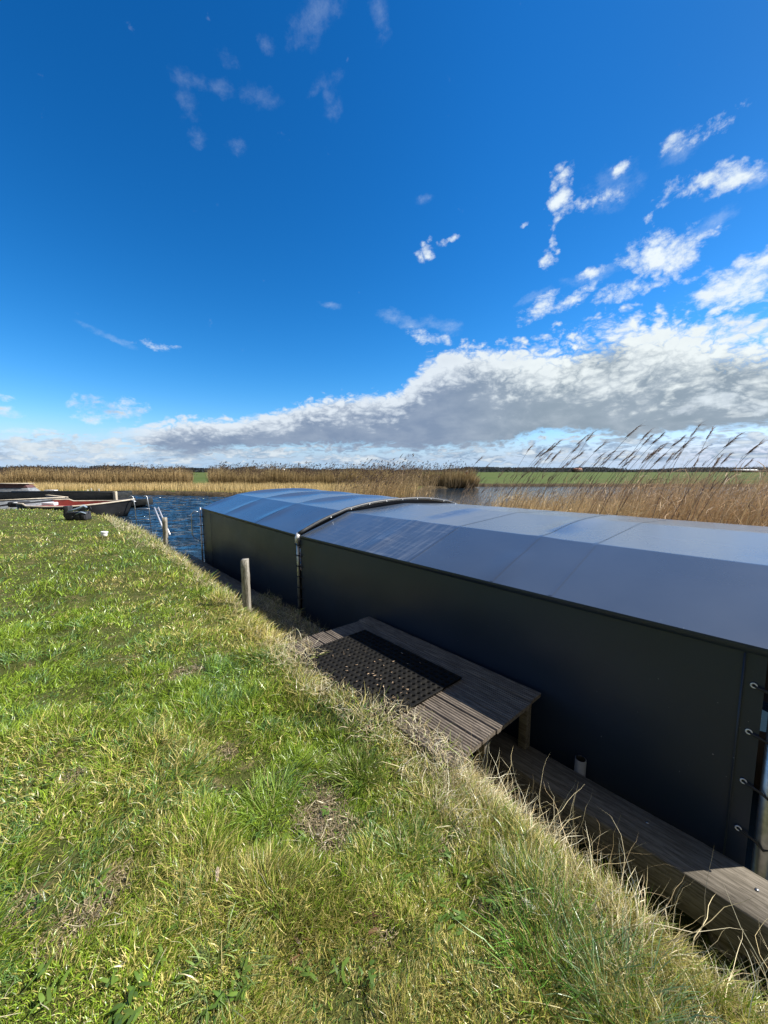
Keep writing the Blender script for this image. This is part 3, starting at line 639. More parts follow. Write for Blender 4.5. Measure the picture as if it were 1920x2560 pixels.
tuft(1390, 2420, .20, 520, (.13,.28,.04), 'tall deep green grass tuft at the edge of the dark gap', .15, (.15, -.1))
tuft(1560, 2530, .20, 420, (.20,.32,.14), 'pale bluish green long grass tuft lowest on the slope', .12, (.35, .1))
tuft(560, 2430, .12, 200, (.25,.34,.11), 'pale flattened grass tuft low in the left half of the lawn', .09, (.4, -.15))
# dry straw fringe along the crest and over the landing's edge
parts = []
def fringe(N, ta, tb, sa, sb, L, wd, bias, up, k=4, jit=.3, drop=-.10, white=0.0, zfix=None):
    t_ = rng.uniform(ta, tb, N); c = np.interp(t_, crest_t, crest_n); s = rng.uniform(sa, sb, N); n_ = c + s
    n_ = n_ + (fbm(t_*3, t_*0, 71) - .5)*.22
    if zfix is None: kp = rng.random(N) < np.clip(fbm(t_*2.6, n_*5, 73)*3.4 - .95, .12, 1); t_, n_ = t_[kp], n_[kp]; N = len(t_)
    L = L*(.6 + .8*fbm(t_*4, n_*4, 75))
    P = Wa(n_, t_, np.zeros(N)); z = lawn_h(P[:, 0], P[:, 1]); P[:, 2] = (z if zfix is None else zfix) + rng.random(N)*.03*(1 if up < .5 else 0)
    out = rng.normal(size=(N, 2))*.55 + NV*bias
    d0 = np.stack([out[:, 0], out[:, 1], up + rng.random(N)*.4], 1); bd = np.stack([out[:, 0]*.1, out[:, 1]*.1, np.full(N, drop)], 1)
    pal = np.array([[.70,.61,.38],[.58,.48,.26],[.42,.32,.17],[.76,.71,.50],[.27,.34,.06]]); cc = pal[rng.integers(0, 5 if white < .5 else 4, N)]*rng.uniform(.7, 1.15, (N, 1))*(1.25 if white > .5 else 1)
    parts.append(ribbons(P, d0, L*rng.uniform(.4, 1.2, N), wd*rng.uniform(.6, 1.3, N), cc, bd, k, jit))
fringe(9500, -.6, 1.15, -.30, .10, .13, .0030, .55, .7)
fringe(1000, 1.1, 3.3, -.16, .02, .12, .0030, .35, .18, 5, .5, -.08)
fringe(6500, 1.0, 3.3, -.26, -.01, .075, .0030, .45, .25, 5, .45)
fringe(5000, 3.2, 9.5, -.25, .10, .14, .0045, .4, .5)
fringe(2600, 9.0, 17, -.6, .1, .18, .008, .3, .7, 3)
fringe(2600, .9, 1.35, -.30, .18, .20, .0030, .9, .25, 6, .22, -.16)
fringe(520, -.5, 1.1, -.10, .22, .36, .0026, .55, 1.0, 8, .24, -.05, 1)
fringe(180, -.5, 1.1, .0, .45, .40, .0022, .25, 1.1, 8, .24, -.05, 1)
fringe(1300, -.9, 1.2, .05, .6, .12, .0032, .1, .6, 4, .3)
fringe(1000, 1.5, 3.0, -.36, -.10, .10, .0030, .2, .12, 5, .5, -.04, zfix=.072)
fringe(500, 1.05, 1.8, -.16, .04, .13, .0030, .3, .12, 5, .5, -.04, zfix=.06)
fringe(300, 2.6, 3.2, -.2, .03, .12, .0030, .3, .15, 5, .5, -.04, zfix=.06)
fringe(3200, 3.2, 5.6, .12, .72, .16, .0030, .1, .35, 5, .5, -.10, zfix=-.345)
fringe(2600, -.6, .3, .0, .42, .14, .0028, .1, .7, 5, .3)
fringe(1500, .2, 1.2, -.12, .10, .20, .0028, .7, .8, 5, .2, -.10, 1)
V, F, C_ = join(parts); g = mk('dry_grass', V, F, M_straw, col=C_); tag(g, 'dry straw-coloured grass hanging over the edge of the bank', 'dry grass', kind='stuff')
# leaves on the mat
parts = []; N = 46; P = Wa(rng.normal(1.72, .16, N), rng.uniform(1.7, 2.6, N), np.full(N, .078)); th = rng.random(N)*6.3
V, lv, ls, C_ = ribbons(P, np.stack([np.cos(th), np.sin(th), rng.random(N)*.4], 1), rng.uniform(.012, .03, N), rng.uniform(.006, .012, N), np.tile([.45,.32,.2], (N, 1)), np.zeros((N, 3)), 2)
g = mk('leaf_litter', V, (lv, ls), M_straw, col=C_*rng.uniform(.5, 1.3, (len(C_), 1))); tag(g, 'bits of dead leaf scattered on the black mat', 'leaves', kind='stuff')
# ------------------------------------------------------------------ reeds
def reed_zone(px0, px1, d0, d1, N, h, wd, cb, ct, lean=.12, jit=.05, k=3, hv=.25, dens=None, zb=-.55, plume=0, pw=.05, leafy=0, xy=None):
    """stalks spread between two bearings and two depths; cb/ct colours at the foot and the tip"""
    a = rng.uniform(pxlat(px0), pxlat(px1), N); D = np.sqrt(rng.uniform(0, 1, N)*(d1**2 - d0**2) + d0**2); x = a*D; y = D
    if xy is not None: x, y = xy; N = len(x); a = x/y
    if dens is not None: m = dens(x, y, a*FPX + 960); x, y = x[m], y[m]; N = len(x)
    cl = fbm(x*.55, y*.55, 81); hh = h*(1 - hv/2 + hv*cl*1.6 - hv*.3)*rng.uniform(.72, 1.12, N)
    b = np.stack([x, y, np.full(N, zb)], 1); dd = np.stack([lean + rng.normal(size=N)*.10, rng.normal(size=N)*.10, np.ones(N)], 1)
    bd = np.stack([np.full(N, lean*.45) + rng.normal(size=N)*.03, rng.normal(size=N)*.03, np.full(N, -.02)], 1)
    v = rng.uniform(.6, 1.35, (N, 1)); hue = rng.random((N, 1))
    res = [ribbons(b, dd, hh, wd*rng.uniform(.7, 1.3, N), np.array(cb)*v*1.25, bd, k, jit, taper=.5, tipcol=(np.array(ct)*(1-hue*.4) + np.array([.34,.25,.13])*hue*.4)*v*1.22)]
    if leafy:
        M_ = N*leafy; i = rng.integers(0, N, M_); f = rng.uniform(.15, .9, M_)[:, None]; bb = b[i] + dd[i]*(hh[i][:, None])*f*.95
        th = rng.random(M_)*2*np.pi; ld = np.stack([np.cos(th)*.6 + .5, np.sin(th)*.6, rng.uniform(.1, 1.0, M_)], 1)
        res.append(ribbons(bb, ld, rng.uniform(.15, .5, M_)*h/2.2, wd*1.3*rng.uniform(.6, 1.4, M_), (np.array(ct)*v[i]*rng.uniform(.7, 1.3, (M_, 1))), np.stack([np.full(M_, .15), np.zeros(M_), np.full(M_, -.3)], 1), 3, .15))
    if plume:
        i = np.nonzero(rng.random(N) < plume)[0]; top_ = b[i] + nrm(dd[i] + bd[i]*1.0)*(hh[i][:, None]*.97); M_ = len(i)
        for q in range(3):
            pd = np.stack([np.full(M_, .45) + rng.normal(size=M_)*.2, rng.normal(size=M_)*.2, np.full(M_, .8)], 1)
            res.append(ribbons(top_, pd, rng.uniform(.16, .32, M_), pw*rng.uniform(.6, 1.2, M_), np.tile([.20,.135,.10], (M_, 1))*rng.uniform(.6, 1.3, (M_, 1)), np.stack([np.full(M_, .25), np.zeros(M_), np.full(M_, -.12)], 1), 3, .05))
    return res
YEL_B, YEL_T = (.46,.33,.14), (.58,.44,.21)
def beyond(k0, k1):
    def f(x, y, px): s = shoreD(np.arctan2(x, y)); return (y > s + k0) & (y < s + k1)
    return f
def gap(px): return (px < 505) | (px > 548)
parts = []
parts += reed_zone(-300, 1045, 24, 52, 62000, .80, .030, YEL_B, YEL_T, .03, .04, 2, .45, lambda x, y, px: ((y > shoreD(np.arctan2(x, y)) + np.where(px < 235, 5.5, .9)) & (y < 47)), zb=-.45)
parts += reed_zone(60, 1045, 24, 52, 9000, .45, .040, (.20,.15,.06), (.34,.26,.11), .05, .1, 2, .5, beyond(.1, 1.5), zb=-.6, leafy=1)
V, F, C_ = join(parts); tag(mk('cut_reeds', V, F, M_reed, col=C_), 'low band of cut yellow reeds on the far bank', 'reeds', kind='stuff')
parts = []
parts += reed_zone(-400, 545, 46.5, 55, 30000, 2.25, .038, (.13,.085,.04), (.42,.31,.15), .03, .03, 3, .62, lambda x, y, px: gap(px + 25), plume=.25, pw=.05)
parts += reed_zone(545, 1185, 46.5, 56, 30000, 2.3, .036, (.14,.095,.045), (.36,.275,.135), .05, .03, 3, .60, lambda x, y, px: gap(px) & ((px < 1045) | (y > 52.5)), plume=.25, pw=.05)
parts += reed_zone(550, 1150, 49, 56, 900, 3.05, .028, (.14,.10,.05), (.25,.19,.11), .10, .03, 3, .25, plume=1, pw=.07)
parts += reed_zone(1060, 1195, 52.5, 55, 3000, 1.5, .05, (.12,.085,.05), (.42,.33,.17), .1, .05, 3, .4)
V, F, C_ = join(parts); tag(mk('tall_reeds', V, F, M_reed, col=C_), 'tall brown reed belt standing behind the cut reeds', 'reeds', kind='stuff')
parts = []
parts += reed_zone(820, 1085, 25, 31, 1500, 2.15, .018, (.40,.28,.13), (.36,.25,.13), .16, .05, 4, .6, lambda x, y, px: rng.random(len(px)) < np.clip(1.15 - abs(px - 950)/135, .15, 1), plume=.35, pw=.035, leafy=2, zb=-.7)
parts += reed_zone(900, 1010, 26, 30, 60, 3.0, .02, (.36,.26,.13), (.28,.2,.12), .14, .03, 4, .3, plume=1, pw=.05, zb=-.7)
V, F, C_ = join(parts); tag(mk('loose_reeds', V, F, M_reed, col=C_), 'loose pale reed clump on the near point of the far bank', 'reeds', kind='stuff')
parts = []                                # bed right behind the cover
def nearbed(px0, px1, N, h, n0, n1_, cb, ct, lean, leafy=3, wd=.008, hv=.4, plume=0, pw=.02):
    n_ = rng.uniform(n0, n1_, N); t_ = rng.uniform(-9, 9, N); x = n_*NV[0] + t_*DV[0]; y = n_*NV[1] + t_*DV[1]; y = np.maximum(y, .01); px = x/y*FPX + 960
    edge = (fbm(x*.8, y*.8, 77) - .5)*160; m = (px + edge > px0) & (px + edge < px1); x, y = x[m], y[m]
    return reed_zone(0, 1, 1, 2, N, h, wd, cb, ct, lean, .06, 4, hv, None, plume=plume, pw=pw, leafy=leafy, zb=-.75, xy=(x, y))
TAN_B, TAN_T = (.58,.42,.19), (.54,.41,.22)
parts += nearbed(1430, 9000, 24000, 2.15, 7.0, 12.5, TAN_B, (.46,.32,.18), .18, 2)
parts += nearbed(1500, 9000, 10000, 2.4, 7.4, 13, TAN_B, (.40,.27,.155), .22, 2, hv=.3)
parts += nearbed(1240, 1560, 34000, 1.82, 7.0, 9.3, TAN_B, TAN_T, .13, 2)
parts += nearbed(1040, 1330, 20000, 1.38, 7.0, 9.3, TAN_B, TAN_T, .10, 2)
parts += nearbed(1150, 2200, 3800, 2.1, 7.2, 11.5, (.36,.25,.13), (.34,.24,.14), .24, 2, plume=.2, wd=.006, pw=.012)
N = 52000; n_ = rng.uniform(6.95, 11, N); t_ = rng.uniform(-8, 7.5, N); P = Wa(n_, t_, rng.uniform(-.72, .70, N) - .75*np.clip((t_ - 1.2)/1.5, 0, 1)*rng.random(N))
ok_ = (P[:, 0]/np.maximum(P[:, 1], .01) > .12) & ((n_ < 9.2) | (t_ < 1.5)); P = P[ok_]; N = len(P); th = rng.random(N)*6.3
cc = np.array([[.50,.37,.19],[.36,.25,.13],[.24,.16,.09],[.60,.50,.32]])[rng.integers(0, 4, N)]*rng.uniform(.6, 1.2, (N, 1))
parts.append(ribbons(P, np.stack([np.cos(th) + .3, np.sin(th), rng.uniform(-.1, 1.2, N)], 1), rng.uniform(.12, .45, N), rng.uniform(.003, .009, N), cc, np.stack([np.full(N, .1), np.zeros(N), np.full(N, -.15)], 1), 3, .2))
V, F, C_ = join(parts); tag(mk('reed_bed', V, F, M_reed, col=C_), 'dense brown and tan reed bed right behind the dark cloth cover', 'reeds', kind='stuff')
# the single tall plumed reeds that stand against the sky
def stalk_mesh(seed):
    r_ = np.random.default_rng(seed); k = 9; p = np.zeros(3); d = nrm(np.array([.10 + r_.normal()*.03, r_.normal()*.03, 1.0])); path = [p.copy()]
    for i in range(k): p = p + d/k; d = nrm(d + np.array([.055 + .008*i, r_.normal()*.01, -.012])); path.append(p.copy())
    m = MB(); m.tube([tuple(q) for q in path], .0018, 5, r2=.0008); return m, path, d
STALK = []
for sd_ in range(6):
    m, path, d = stalk_mesh(sd_); V = np.array(m.V); o = m.build('stem', None, smooth=True); me = o.data; bpy.data.objects.remove(o)
    me.materials.append(mat('stem_brown%d' % sd_, (.17,.115,.075), .7))
    # leaves on the stem as part of it; plume: fine drooping branches on one side
    tip = path[-1]; n_ = 56; f = rng.random(n_); base_ = np.array(tip)[None] - np.array(nrm(d))[None]*(f*.085)[:, None]
    dd = nrm(d)[None] + np.stack([rng.normal(size=n_)*.22 + .10, rng.normal(size=n_)*.25, rng.normal(size=n_)*.15 - .05], 1)
    V, lv, ls, C_ = ribbons(base_, dd, rng.uniform(.02, .06, n_)*(1.1 - .4*f[::-1]), rng.uniform(.0012, .003, n_), np.tile([.22,.155,.115], (n_, 1))*rng.uniform(.55, 1.7, (n_, 1)), np.stack([np.full(n_, .12), np.zeros(n_), np.full(n_, -.12)], 1), 3, .08)
    po = mk('plume', V, (lv, ls), M_plume, col=C_); pm = po.data; bpy.data.objects.remove(po)
    STALK.append((me, pm, np.array(tip)))
R5 = [(10,225),(300,160),(360,190),(395,185),(425,155),(452,145),(460,195),(440,215),(408,210),(565,165),(610,110),(648,92),(715,150),(715,205),(765,200),(585,205),(908,60),(820,200),(850,225),(980,80),(985,110),(1045,108),(1070,155),(1040,170),(1025,185),(900,190),(1055,220),(1165,122),(1260,55),(1220,125),(1340,70),(1305,172),(1110,210),(1250,250),(1390,225),(1485,112),(1620,148),(1595,165),(345,240),(500,262),(690,240),(740,235),(970,215),(1000,200),(1370,240),(1150,205),(530,240),(130,310),(275,310),(55,262),(1440,215),(1560,250),(600,255),(880,235),(1180,165)]
GL = 'wind-bent reed with a feathery brown plume rising against the sky behind the cover'
for i, (a, b) in enumerate(R5):
    px, py = 1200 + a*.434, 1050 + b*.434; azt, elt = azel(px, py)
    n_out = rng.uniform(7.3, 9.6); v = np.array([math.sin(R(azt)), math.cos(R(azt))]); D = min(n_out/(v @ NV), 13)
    tipz = H + D*math.tan(R(elt)); sc = (tipz + .7)/STALK[i % 6][2][2]/.98; me, pm, tp_ = STALK[i % 6]
    rz_ = rng.uniform(-.5, .5); sc *= 1; x0 = v[0]*D - (tp_[0]*math.cos(rz_) - tp_[1]*math.sin(rz_))*sc; y0 = v[1]*D - (tp_[0]*math.sin(rz_) + tp_[1]*math.cos(rz_))*sc
    lab = {(1485,112): 'tall dark reed with an almost bare hooked tip, standing apart toward the right', (1260,55): 'tallest plumed reed right of centre, its brown plume highest against the grey cloud', (908,60): 'tall thick-stemmed plumed reed at the left of the main cluster, bending far to the right', (300,160): 'single plumed reed with a small upright plume, standing alone left of the first cluster', (10,225): 'plumed reed standing alone at the far left, over the end of the reed belt', (1340,70): 'long slanting plumed reed just right of the tallest one', (1620,148): 'drooping plumed reed nearest the right edge', (648,92): 'highest plumed reed of the left cluster', (130,310): 'short plumed reed bent low in front of the green field at the left', (275,310): 'short bent plumed reed under the single upright one at the left'}.get((a, b))
    if lab is None: lab = 'wind-bent plumed reed ' + ('in the small leftmost cluster' if a < 480 else 'in the second cluster from the left' if a < 770 else 'in the dense main cluster' if a < 1100 else 'in the loose cluster around the tallest reed' if a < 1320 else 'in the thin group at the right edge')
    root = empty('plume_reed', (x0, y0, -.7), rz_, lab, 'reed', 'tall plumed reeds above the reed bed'); root.scale = (sc,)*3
    for nm, q in (('stem', me), ('plume', pm)):
        o = bpy.data.objects.new(nm, q); COL.objects.link(o); o.parent = root
# ------------------------------------------------------------------ far trees
parts = []
def wood(px0, px1, D, h, N, dens=1):
    a = rng.uniform(pxlat(px0), pxlat(px1), N); Dd = D*rng.uniform(.95, 1.1, N); x = a*Dd
    prof_ = h*(.12 + 1.35*fbm(x*.016 + 5, x*0, 91)**2 + .55*fbm(x*.09, x*0, 95)**2); z = -.5 + prof_*rng.random(N)**.8
    th = rng.random(N)*6.3; cc = np.tile([.085,.082,.078], (N, 1))*rng.uniform(.4, 1.6, (N, 1))
    parts.append(ribbons(np.stack([x, Dd, z], 1), np.stack([np.cos(th), np.sin(th)*.3, rng.uniform(.2, 1, N)], 1), h*rng.uniform(.12, .3, N), h*rng.uniform(.14, .3, N), cc, np.zeros((N, 3)), 2, .2, side=np.tile([1., .3, 0], (N, 1))))
wood(-200, 640, 640, 8.5, 26000); wood(600, 1200, 900, 8.5, 14000); wood(1150, 2150, 760, 9.5, 34000)
V, F, C_ = join(parts); tag(mk('treeline', V, F, M_plume, col=C_*np.array([.8,.95,1.1])), 'dark distant line of trees along the horizon', 'trees', kind='stuff')  # blue-grey tint paints distance haze into the tree colour
def far_tree(px, D, h, wd, lab):
    x = pxlat(px)*D; root = empty('bare_tree', (x, D, -.45), 0, lab, 'tree', 'trees standing out on the horizon')
    m = MB(); m.tube([(0,0,0), (.1,0,h*.45)], h*.03, 7, r2=h*.015)
    for q in range(7):
        a = random.uniform(0, 6.28); z0 = h*random.uniform(.2, .5); m.tube([(.05,0,z0), (math.cos(a)*wd*.3, math.sin(a)*wd*.3, z0 + h*.2)], h*.012, 5, r2=h*.005)
    m.build('trunk', M_bark, root, True)
    N = 500; v = nrm(rng.normal(size=(N, 3)))*rng.random((N, 1))**.4*np.array([wd*.5, wd*.5, h*.36]) + np.array([0, 0, h*.62]); v *= 1
    V, lv, ls, C_ = ribbons(v, nrm(rng.normal(size=(N, 3)) + np.array([0,0,.8])), np.full(N, h*.10), np.full(N, h*.022), np.tile([.06,.052,.045], (N, 1))*rng.uniform(.6, 1.5, (N, 1)), np.zeros((N, 3)), 2)
    mk('crown', V, (lv, ls), M_plume, root, col=C_)
far_tree(185, 420, 8, 12, 'wide bare tree on the left horizon above the grey upturned hull'); far_tree(322, 430, 8.5, 14, 'broad bare tree on the horizon above the black barge end')
far_tree(465, 520, 9, 17, 'low dark rounded tree group on the horizon above the open water'); far_tree(534, 500, 8.5, 7, 'small single bare tree on the horizon beyond the gap in the reeds')
far_tree(735, 330, 5.5, 9, 'brown rounded thicket tree above the reed belt over the cover'); far_tree(1268, 600, 9.5, 12, 'bare tree on the horizon just right of the red marker post')
far_tree(1290, 610, 8, 9, 'smaller bare tree beside the one right of the red marker')
# sapling on the right
sp_ = empty('bare_sapling', (pxlat(1903)*15, 15, -.4), 0, 'thin bare sapling standing among the reeds at the right edge', 'sapling')
m = MB(); m.tube([(0,0,0), (.03,0,1.0), (0,0,2.15)], .012, 6, r2=.004)
for q in range(26):
    a = random.uniform(0, 6.28); z0 = random.uniform(.8, 2.0); l = random.uniform(.15, .4); m.tube([(.01,0,z0), (math.cos(a)*l*.5, math.sin(a)*l*.5, z0 + l*.6), (math.cos(a)*l*.7, math.sin(a)*l*.7, z0 + l)], .005, 4, r2=.002)
m.build('twigs', M_bark, sp_, True)
# far buildings
def house(px, D, wd, h, rh, mw_, mr, lab, nm='farmhouse', cat='house'):
    root = empty(nm, (pxlat(px)*D, D, -.45), 0, lab, cat)
    MB().box((-wd/2, -4, 0), (wd/2, 4, h)).build('wall', mw_, root)
    MB().add([(-wd/2-.3,-4.3,h+.01),(wd/2+.3,-4.3,h+.01),(wd/2+.3,4.3,h+.01),(-wd/2-.3,4.3,h+.01),(-wd/2,0,h+rh),(wd/2,0,h+rh)], [(0,1,5,4),(2,3,4,5),(1,2,5),(3,0,4),(3,2,1,0)]).build('roof', mr, root)
    for k in (-.3, .1, .32): MB().box((wd*k, -4.05, h*.35), (wd*k + 1.1, -4.01, h*.75)).build('window', M_cord, root)
house(708, 560, 6, 2.6, 3.0, M_white, M_white, 'small white gabled house on the horizon over the cover')
house(1856, 700, 44, 3.6, 1.6, M_bark, M_white, 'long low barn with a pale roof on the right horizon', 'barn', 'barn')
house(1440, 720, 16, 4, 4, M_bark, M_roofr, 'far farmhouse with a reddish roof among the horizon trees')
# marker, bird
mk_ = empty('marker_post', (pxlat(1166)*55.5, 55.5, -.4), 0, 'red and white channel marker at the end of the reed belt', 'marker')
m = MB(); m.tube([(0,0,0), (0,0,1.6)], .06, 8); m.build('pole', M_bark, mk_); m = MB(); m.tube([(0,0,1.3), (0,0,1.85)], .20, 12); m.build('red_band', M_redmark, mk_, bevel=.02); m = MB(); m.tube([(0,0,1.85), (0,0,2.1)], .17, 12); m.build('white_cap', M_white, mk_, bevel=.02)
# ------------------------------------------------------------------ boats in the cove
def open_boat(name, L, B, zs, zb, hullm, inm, gunm, root, deck=None):
    """open boat along +x (bow); zs(u) gunwale height, zb bottom"""
    us = np.linspace(0, 1, 26)
    def half(u): return B/2*(1 - max(0, (u - .45)/.55)**2.2)*(.62 + .38*min(u/.35, 1)**.6)
    out_, inn = [], []
    for u in us:
        hb_ = max(half(u), .03); zt = zs(u); r1 = []; r2 = []
        rake = .5*max(0, (u - .8)/.2)
        for a in np.linspace(-1, 1, 15):
            q = abs(a); y = math.copysign(min(1, (q*1.35))**.8, a)*hb_; dep = max(0, (q - .74)/.26)
            r1.append((u*L - rake*(1 - dep)*.9, y*(.86 + .14*dep), zb + (zt - zb)*dep)); r2.append((u*L - rake*(1 - dep)*.9 - .02, y*.955*(.86 + .14*dep), max(zb + .12, zb + .12 + (zt - zb - .13)*dep)))
        out_.append(r1); inn.append(r2)
    grid('hull', out_, hullm, root); grid('inside', inn, inm, root)
    m = MB()
    for sgn in (0, -1):
        path = [o_[sgn] for o_ in out_]; m.tube([(a, b*.985, c) for a, b, c in path], .045, 6)
    m.build('gunwale', gunm, root, True)
    MB().add([out_[0][i] for i in range(15)], [list(range(15))]).build('transom', hullm, root)
    return out_
def rot_at(x0, y0, x1, y1): return math.atan2(y1 - y0, x1 - x0)
# red boat: bow to the right
rb = empty('open_boat', (-17.75, 19.3, WATER), 0.09, 'dark open boat with a red painted inside and pale rim, bow to the right', 'boat', None)
open_boat('r', 4.75, 3.7, lambda u: .72 + .18*max(0, (u - .5)/.5)**2 - .03*math.sin(u*3.1) + (.10 if u < .15 else 0), -.12, M_hull, M_red, M_tan, rb)
MB().box((.1, -1.15, .58), (1.9, -.35, .63)).build('floor_board', M_red2, rb, bevel=.01)
MB().box((.02, -1.08, .1), (.10, 1.08, .74)).build('bulkhead', M_greyw, rb, bevel=.01)
MB().box((.3, -.05, .60), (.9, .25, .76)).build('white_box', M_white, rb, bevel=.02)
m = MB(); m.tube([(3.8,-.95,.80),(3.75,-1.02,.4),(3.7,-1.0,.02)], .03, 8); m.build('fender_rope', M_cord, rb, True)
m = MB(); m.tube([(4.6,-.12,.9),(4.75,-.2,.86),(4.95,-.2,.78)], .03, 8); m.build('bow_fitting', M_steel, rb, True)
# grey barge, left
d_ = rot_at(-28, 28, -20, 22.5); gb = empty('open_boat', (-19.5 - .1, 21.0, WATER), d_, 'grey planked open barge with a square stern at the left edge', 'boat', None)
m = MB(); Lb, Bb = 9.5, 3.3
MB().box((-Lb, -Bb/2, -.15), (0, -Bb/2 + .08, .80)).build('side', M_greyw, gb, bevel=.01); MB().box((-Lb, Bb/2 - .08, -.15), (0, Bb/2, .80)).build('side', M_greyw, gb, bevel=.01)
MB().box((-.08, -Bb/2 + .081, -.15), (0, Bb/2 - .081, .80)).build('stern', M_greyw, gb, bevel=.01); MB().box((-Lb + .1, -Bb/2 + .09, .05), (-.09, Bb/2 - .09, .12)).build('floor', M_bag, gb)
m = MB(); m.box((-Lb, -Bb/2 - .04, .801), (.04, -Bb/2 + .1, .85)); m.box((-Lb, Bb/2 - .1, .801), (.04, Bb/2 + .04, .85)); m.box((-.1, -Bb/2 + .11, .801), (.04, Bb/2 - .11, .85)); m.build('rim', M_tan, gb)
# outboard motor bundle on the stern
ob = empty('outboard_motor', (-18.35, 19.25, WATER + .45), .3, 'black outboard motor bundle hanging on the grey barge stern', 'outboard motor')
m = MB(); m.box((-.55, -.22, .1), (.25, .22, .38)); m.build('cowl', M_bag, ob, bevel=.08, seg=4)
m = MB(); m.tube([(-.5, 0, .25), (-1.0, 0, .16), (-1.35, .0, .02)], .05, 8, r2=.03); m.build('tiller', M_cord, ob, True); m = MB(); m.box((-.3, -.24, .28), (-.12, -.2, .36)); m.build('badge_plate', M_white, ob)
# black barge behind
bb = empty('black_barge', (-25.8, 24.4, WATER), 0.0, 'long straight black steel barge lying behind the red boat', 'barge')
m = MB(); m.hexa([(0,-.0,-.3),(8.6,-.0,-.3),(8.6,1.9,-.3),(0,1.9,-.3),(0,0,.55),(8.6,0,.55),(8.6,1.9,.55),(0,1.9,.55)]); m.build('hull', M_cord, bb, bevel=.02)
m = MB(); m.box((0,-.05,.551),(8.35,.02,.99)); m.box((0,1.88,.551),(8.35,1.95,.99)); m.box((8.28,.021,.551),(8.35,1.879,.99)); m.build('coaming', M_black, bb, bevel=.02)
m = MB(); m.box((-.0,-.07,.991),(8.4,.05,1.03)); m.build('top_rail', M_hull, bb)
m = MB(); m.box((8.45,-.1,.2),(8.62,.08,1.06)); m.build('corner_post', M_tan, bb, bevel=.01)
m = MB(); m.hexa([(8.6,-.1,.0),(10.2,.5,.15),(10.2,1.2,.15),(8.6,1.9,.0),(8.6,-.1,.45),(10.2,.5,.55),(10.2,1.2,.55),(8.6,1.9,.45)]); m.build('bow', M_black, bb, bevel=.02)
# upturned hull on the green point
uh = empty('upturned_hull', (-31.8, 32.6, -.35), .05, 'old reddish grey hull upside down on the green point, at the left edge', 'boat hull')
m = MB(); m.hexa([(-1.2,-.7,0),(2.0,-.7,0),(2.0,.7,0),(-1.2,.7,0),(-1.5,-.4,.55),(1.55,-.4,.55),(1.55,.4,.55),(-1.5,.4,.55)]); m.build('lower_hull', M_greyw, uh, bevel=.03)
m = MB(); m.hexa([(-1.5,-.42,.551),(1.57,-.42,.551),(1.57,.42,.551),(-1.5,.42,.551),(-1.7,-.35,.82),(1.35,-.35,.82),(1.35,.35,.82),(-1.7,.35,.82)]); m.build('upper_hull', M_brick, uh, bevel=.02)
m = MB(); m.box((-2.0,-.45,.88),(1.45,.45,.93)); m.build('board', M_tan, uh); m = MB(); m.box((-1.4,-.3,.821),(1.1,.3,.879)); m.build('trestle', M_brick, uh)
# little bench
lb = empty('low_bench', (-28.9, 33.0, -.38), 0, 'small white topped bench with faded yellow legs on the green point', 'bench')
MB().box((-.45,-.2,.30),(.45,.2,.36)).build('seat', M_white, lb, bevel=.01)
for q in (-.24, .27):
    m = MB(); m.tube([(q,-.12,.16),(q,.12,.16)], .13, 12); m.box((q-.06,-.1,.02),(q+.06,.1,.1)); m.build('leg', M_yellow, lb)
# stakes on the point
for i, (px, hh) in enumerate([(219, .5), (229, .62), (247, .58), (178, .28), (207, .3)]):
    D = 33.2; o = MB().tube([(0,0,0), (.02*(-1)**i, 0, hh)], .07, 7, r2=.055).build('bank_stake', M_tan if i in (0, 3) else M_post); o.location = (pxlat(px)*D, D, -.5)
    tag(o, ['pale thick stake on the far bank above the barge', 'dark stake beside the pale thick stake above the barge', 'slim dark stake nearest the barge end on the far bank', 'short pale leaning stump right of the little bench', 'low dark stump left of the pale thick stake'][i], 'stake', 'stakes along the far bank')
# ------------------------------------------------------------------ things at the cove edge
bl_ = empty('boarding_ladder', (-9.35, 14.1, -.3), .15, 'steel tube boarding ladder standing in the water by the boat bow', 'ladder')
for xo in (0, .48):
    m = MB(); m.tube([(xo - .10, -.05, .92), (xo - .04, 0, 1.0), (xo + .02, 0, .95), (xo + .06, 0, .6), (xo + .10, 0, -.6)], .015, 8); m.build('rail', M_steel, bl_, True)
for zz in (.10, .5): m = MB(); m.tube([(.09, 0, zz), (.56, 0, zz)], .016, 8); m.build('rung', M_steel, bl_, True)
wl = empty('slanting_ladder', (-6.72, 11.55, -.12), 0, 'pale aluminium ladder slanting up from the water edge beside the post', 'ladder')
e1 = Vector((-1.05, 1.3, .62)); 
for off in (0, .11):
    m = MB(); a = Vector((off, off*.3, -.25)); b = a + e1*1.12; w_ = Vector((.017, .008, 0)); u_ = Vector((0, 0, .05))
    m.hexa([tuple(v) for v in (a - w_, a + w_, b + w_, b - w_, a - w_ + u_, a + w_ + u_, b + w_ + u_, b - w_ + u_)]); m.build('rail', M_alu, wl)
for f in (.2, .45, .7, .95):
    m = MB(); a = Vector((0, 0, -.225)) + e1*1.12*f; m.tube([tuple(a), tuple(a + Vector((.11, .033, 0)))], .016, 6); m.build('rung', M_steel, wl, True)
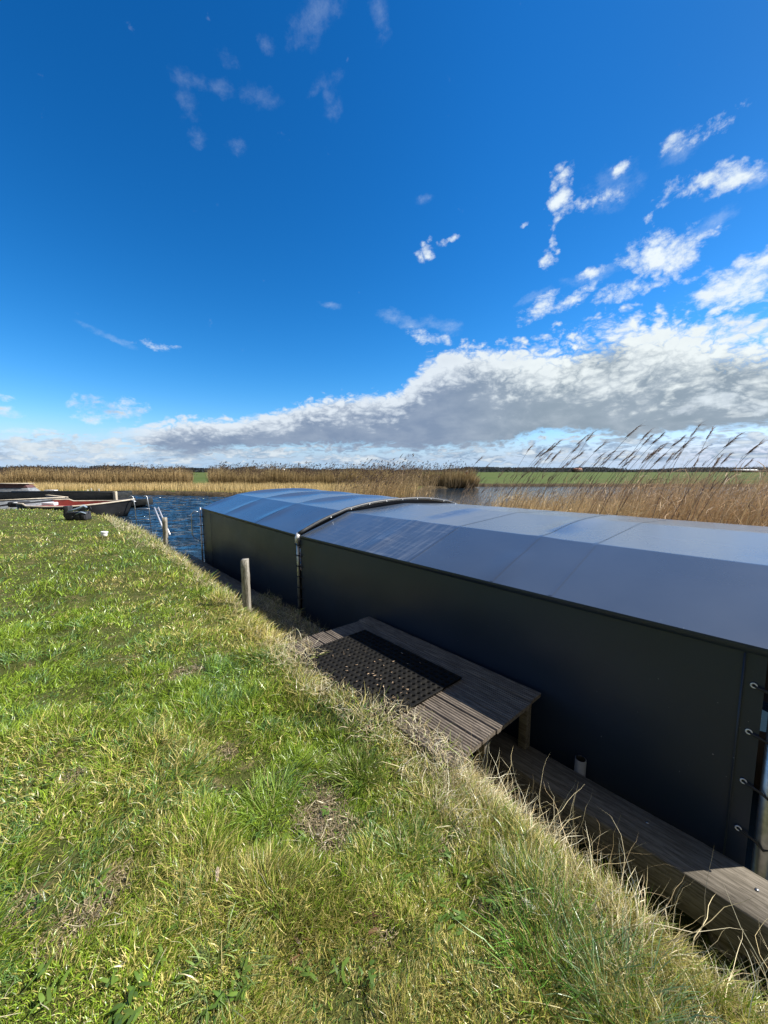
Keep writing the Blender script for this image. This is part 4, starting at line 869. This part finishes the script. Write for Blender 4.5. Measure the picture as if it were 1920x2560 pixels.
# bag
bx_, by_ = pxlat(190)*12.2, 12.2; bz_ = float(lawn_h(np.array([bx_]), np.array([by_]))[0])
bg_ = empty('tool_bag', (bx_, by_, bz_), .12, 'black tool bag with blue-grey cloth on top, lying on the grass', 'bag')
m = MB(); m.box((-.33,-.14,0),(.33,.14,.26), .015); m.build('body', M_bag, bg_, bevel=.04, seg=3)
m = MB(); m.box((-.36,-.12,.1),(-.20,.12,.46), .015); m.build('side_flap', M_bag, bg_, bevel=.03, seg=3)
m = MB(); m.tube([(-.18,-.16,.29),(-.02,-.15,.34),(.14,-.16,.39),(.27,-.12,.47),(.33,-.1,.40)], .030, 7, r2=.04); m.tube([(.05,-.17,.20),(.2,-.17,.27),(.33,-.15,.22)], .02, 6); m.build('folded_cloth', M_blueg, bg_, True)
for q in (-.1, .1, .24):
    m = MB(); m.box((q-.06,-.175,.03),(q+.05,-.135,.2), .006); m.build('pocket', M_bag, bg_, bevel=.015)
m = MB(); m.tube([(.30,.0,.36),(.38,0,.43),(.42,0,.3)], .02, 6); m.build('strap', M_cord, bg_, True)
# white tub
tx, ty = pxlat(252)*9.0, 9.0; tz = float(lawn_h(np.array([tx]), np.array([ty]))[0])
tb = empty('plastic_tub', (tx, ty, tz + .05), .2, 'small round white plastic tub lying on the lawn', 'tub')
m = MB(); m.tube([(0,0,0),(0,0,.085)], .062, 20, r2=.07); m.build('cup', M_white, tb, bevel=.004); m = MB(); m.tube([(.01,0,.086),(.012,0,.105)], .075, 20); m.build('lid', M_white, tb, bevel=.004)
# small litter lying in the grass
def at(px, py, z=.03):
    c, s_ = math.cos(PITCH), math.sin(PITCH); a, b = (px - 960)/FPX, (1280 - py)/FPX; v = np.array([a, c + b*s_, -s_ + b*c]); k = -(H - z)/v[2]; return v[0]*k, v[1]*k
x, y = at(1320, 2275); N = 60; f = rng.random(N)
V, lv, ls, C_ = ribbons(np.stack([f*.07 - .035, f*.0, f*.015], 1), np.stack([np.full(N, .5), np.where(rng.random(N) < .5, 1, -1)*.8, np.zeros(N)], 1), .016*np.sin(np.pi*np.clip(f + .12, 0, 1)) + .003, np.full(N, .003), np.tile([.8,.8,.78], (N, 1)), np.zeros((N, 3)), 2)
fo = mk('feather', V, (lv, ls), M_straw, col=C_); fo.location = (x, y, float(lawn_h(np.array([x]), np.array([y]))[0]) + .05); fo.rotation_euler = (.2, .3, 2.2); tag(fo, 'white feather caught in the long grass near the beam', 'feather')
x, y = at(543, 2218); N = 90; th = rng.random(N)*6.3; f = rng.random(N)
V, lv, ls, C_ = ribbons(np.stack([f*0, f*.05, f*.004 + .01], 1), np.stack([np.cos(th)*.6, np.full(N, .8), np.sin(th)*.6 + .2], 1), .012*np.sin(np.pi*np.clip(f*.8 + .15, 0, 1)) + .003, np.full(N, .004), np.tile([.52,.42,.31], (N, 1)), np.zeros((N, 3)), 2)
so_ = mk('seed_head', V, (lv, ls), M_straw, col=C_*rng.uniform(.7, 1.2, (len(C_), 1))); so_.location = (x, y, float(lawn_h(np.array([x]), np.array([y]))[0]) + .04); so_.rotation_euler = (0, 0, .35); tag(so_, 'pale brown dry seed head lying on the lawn', 'seed head')
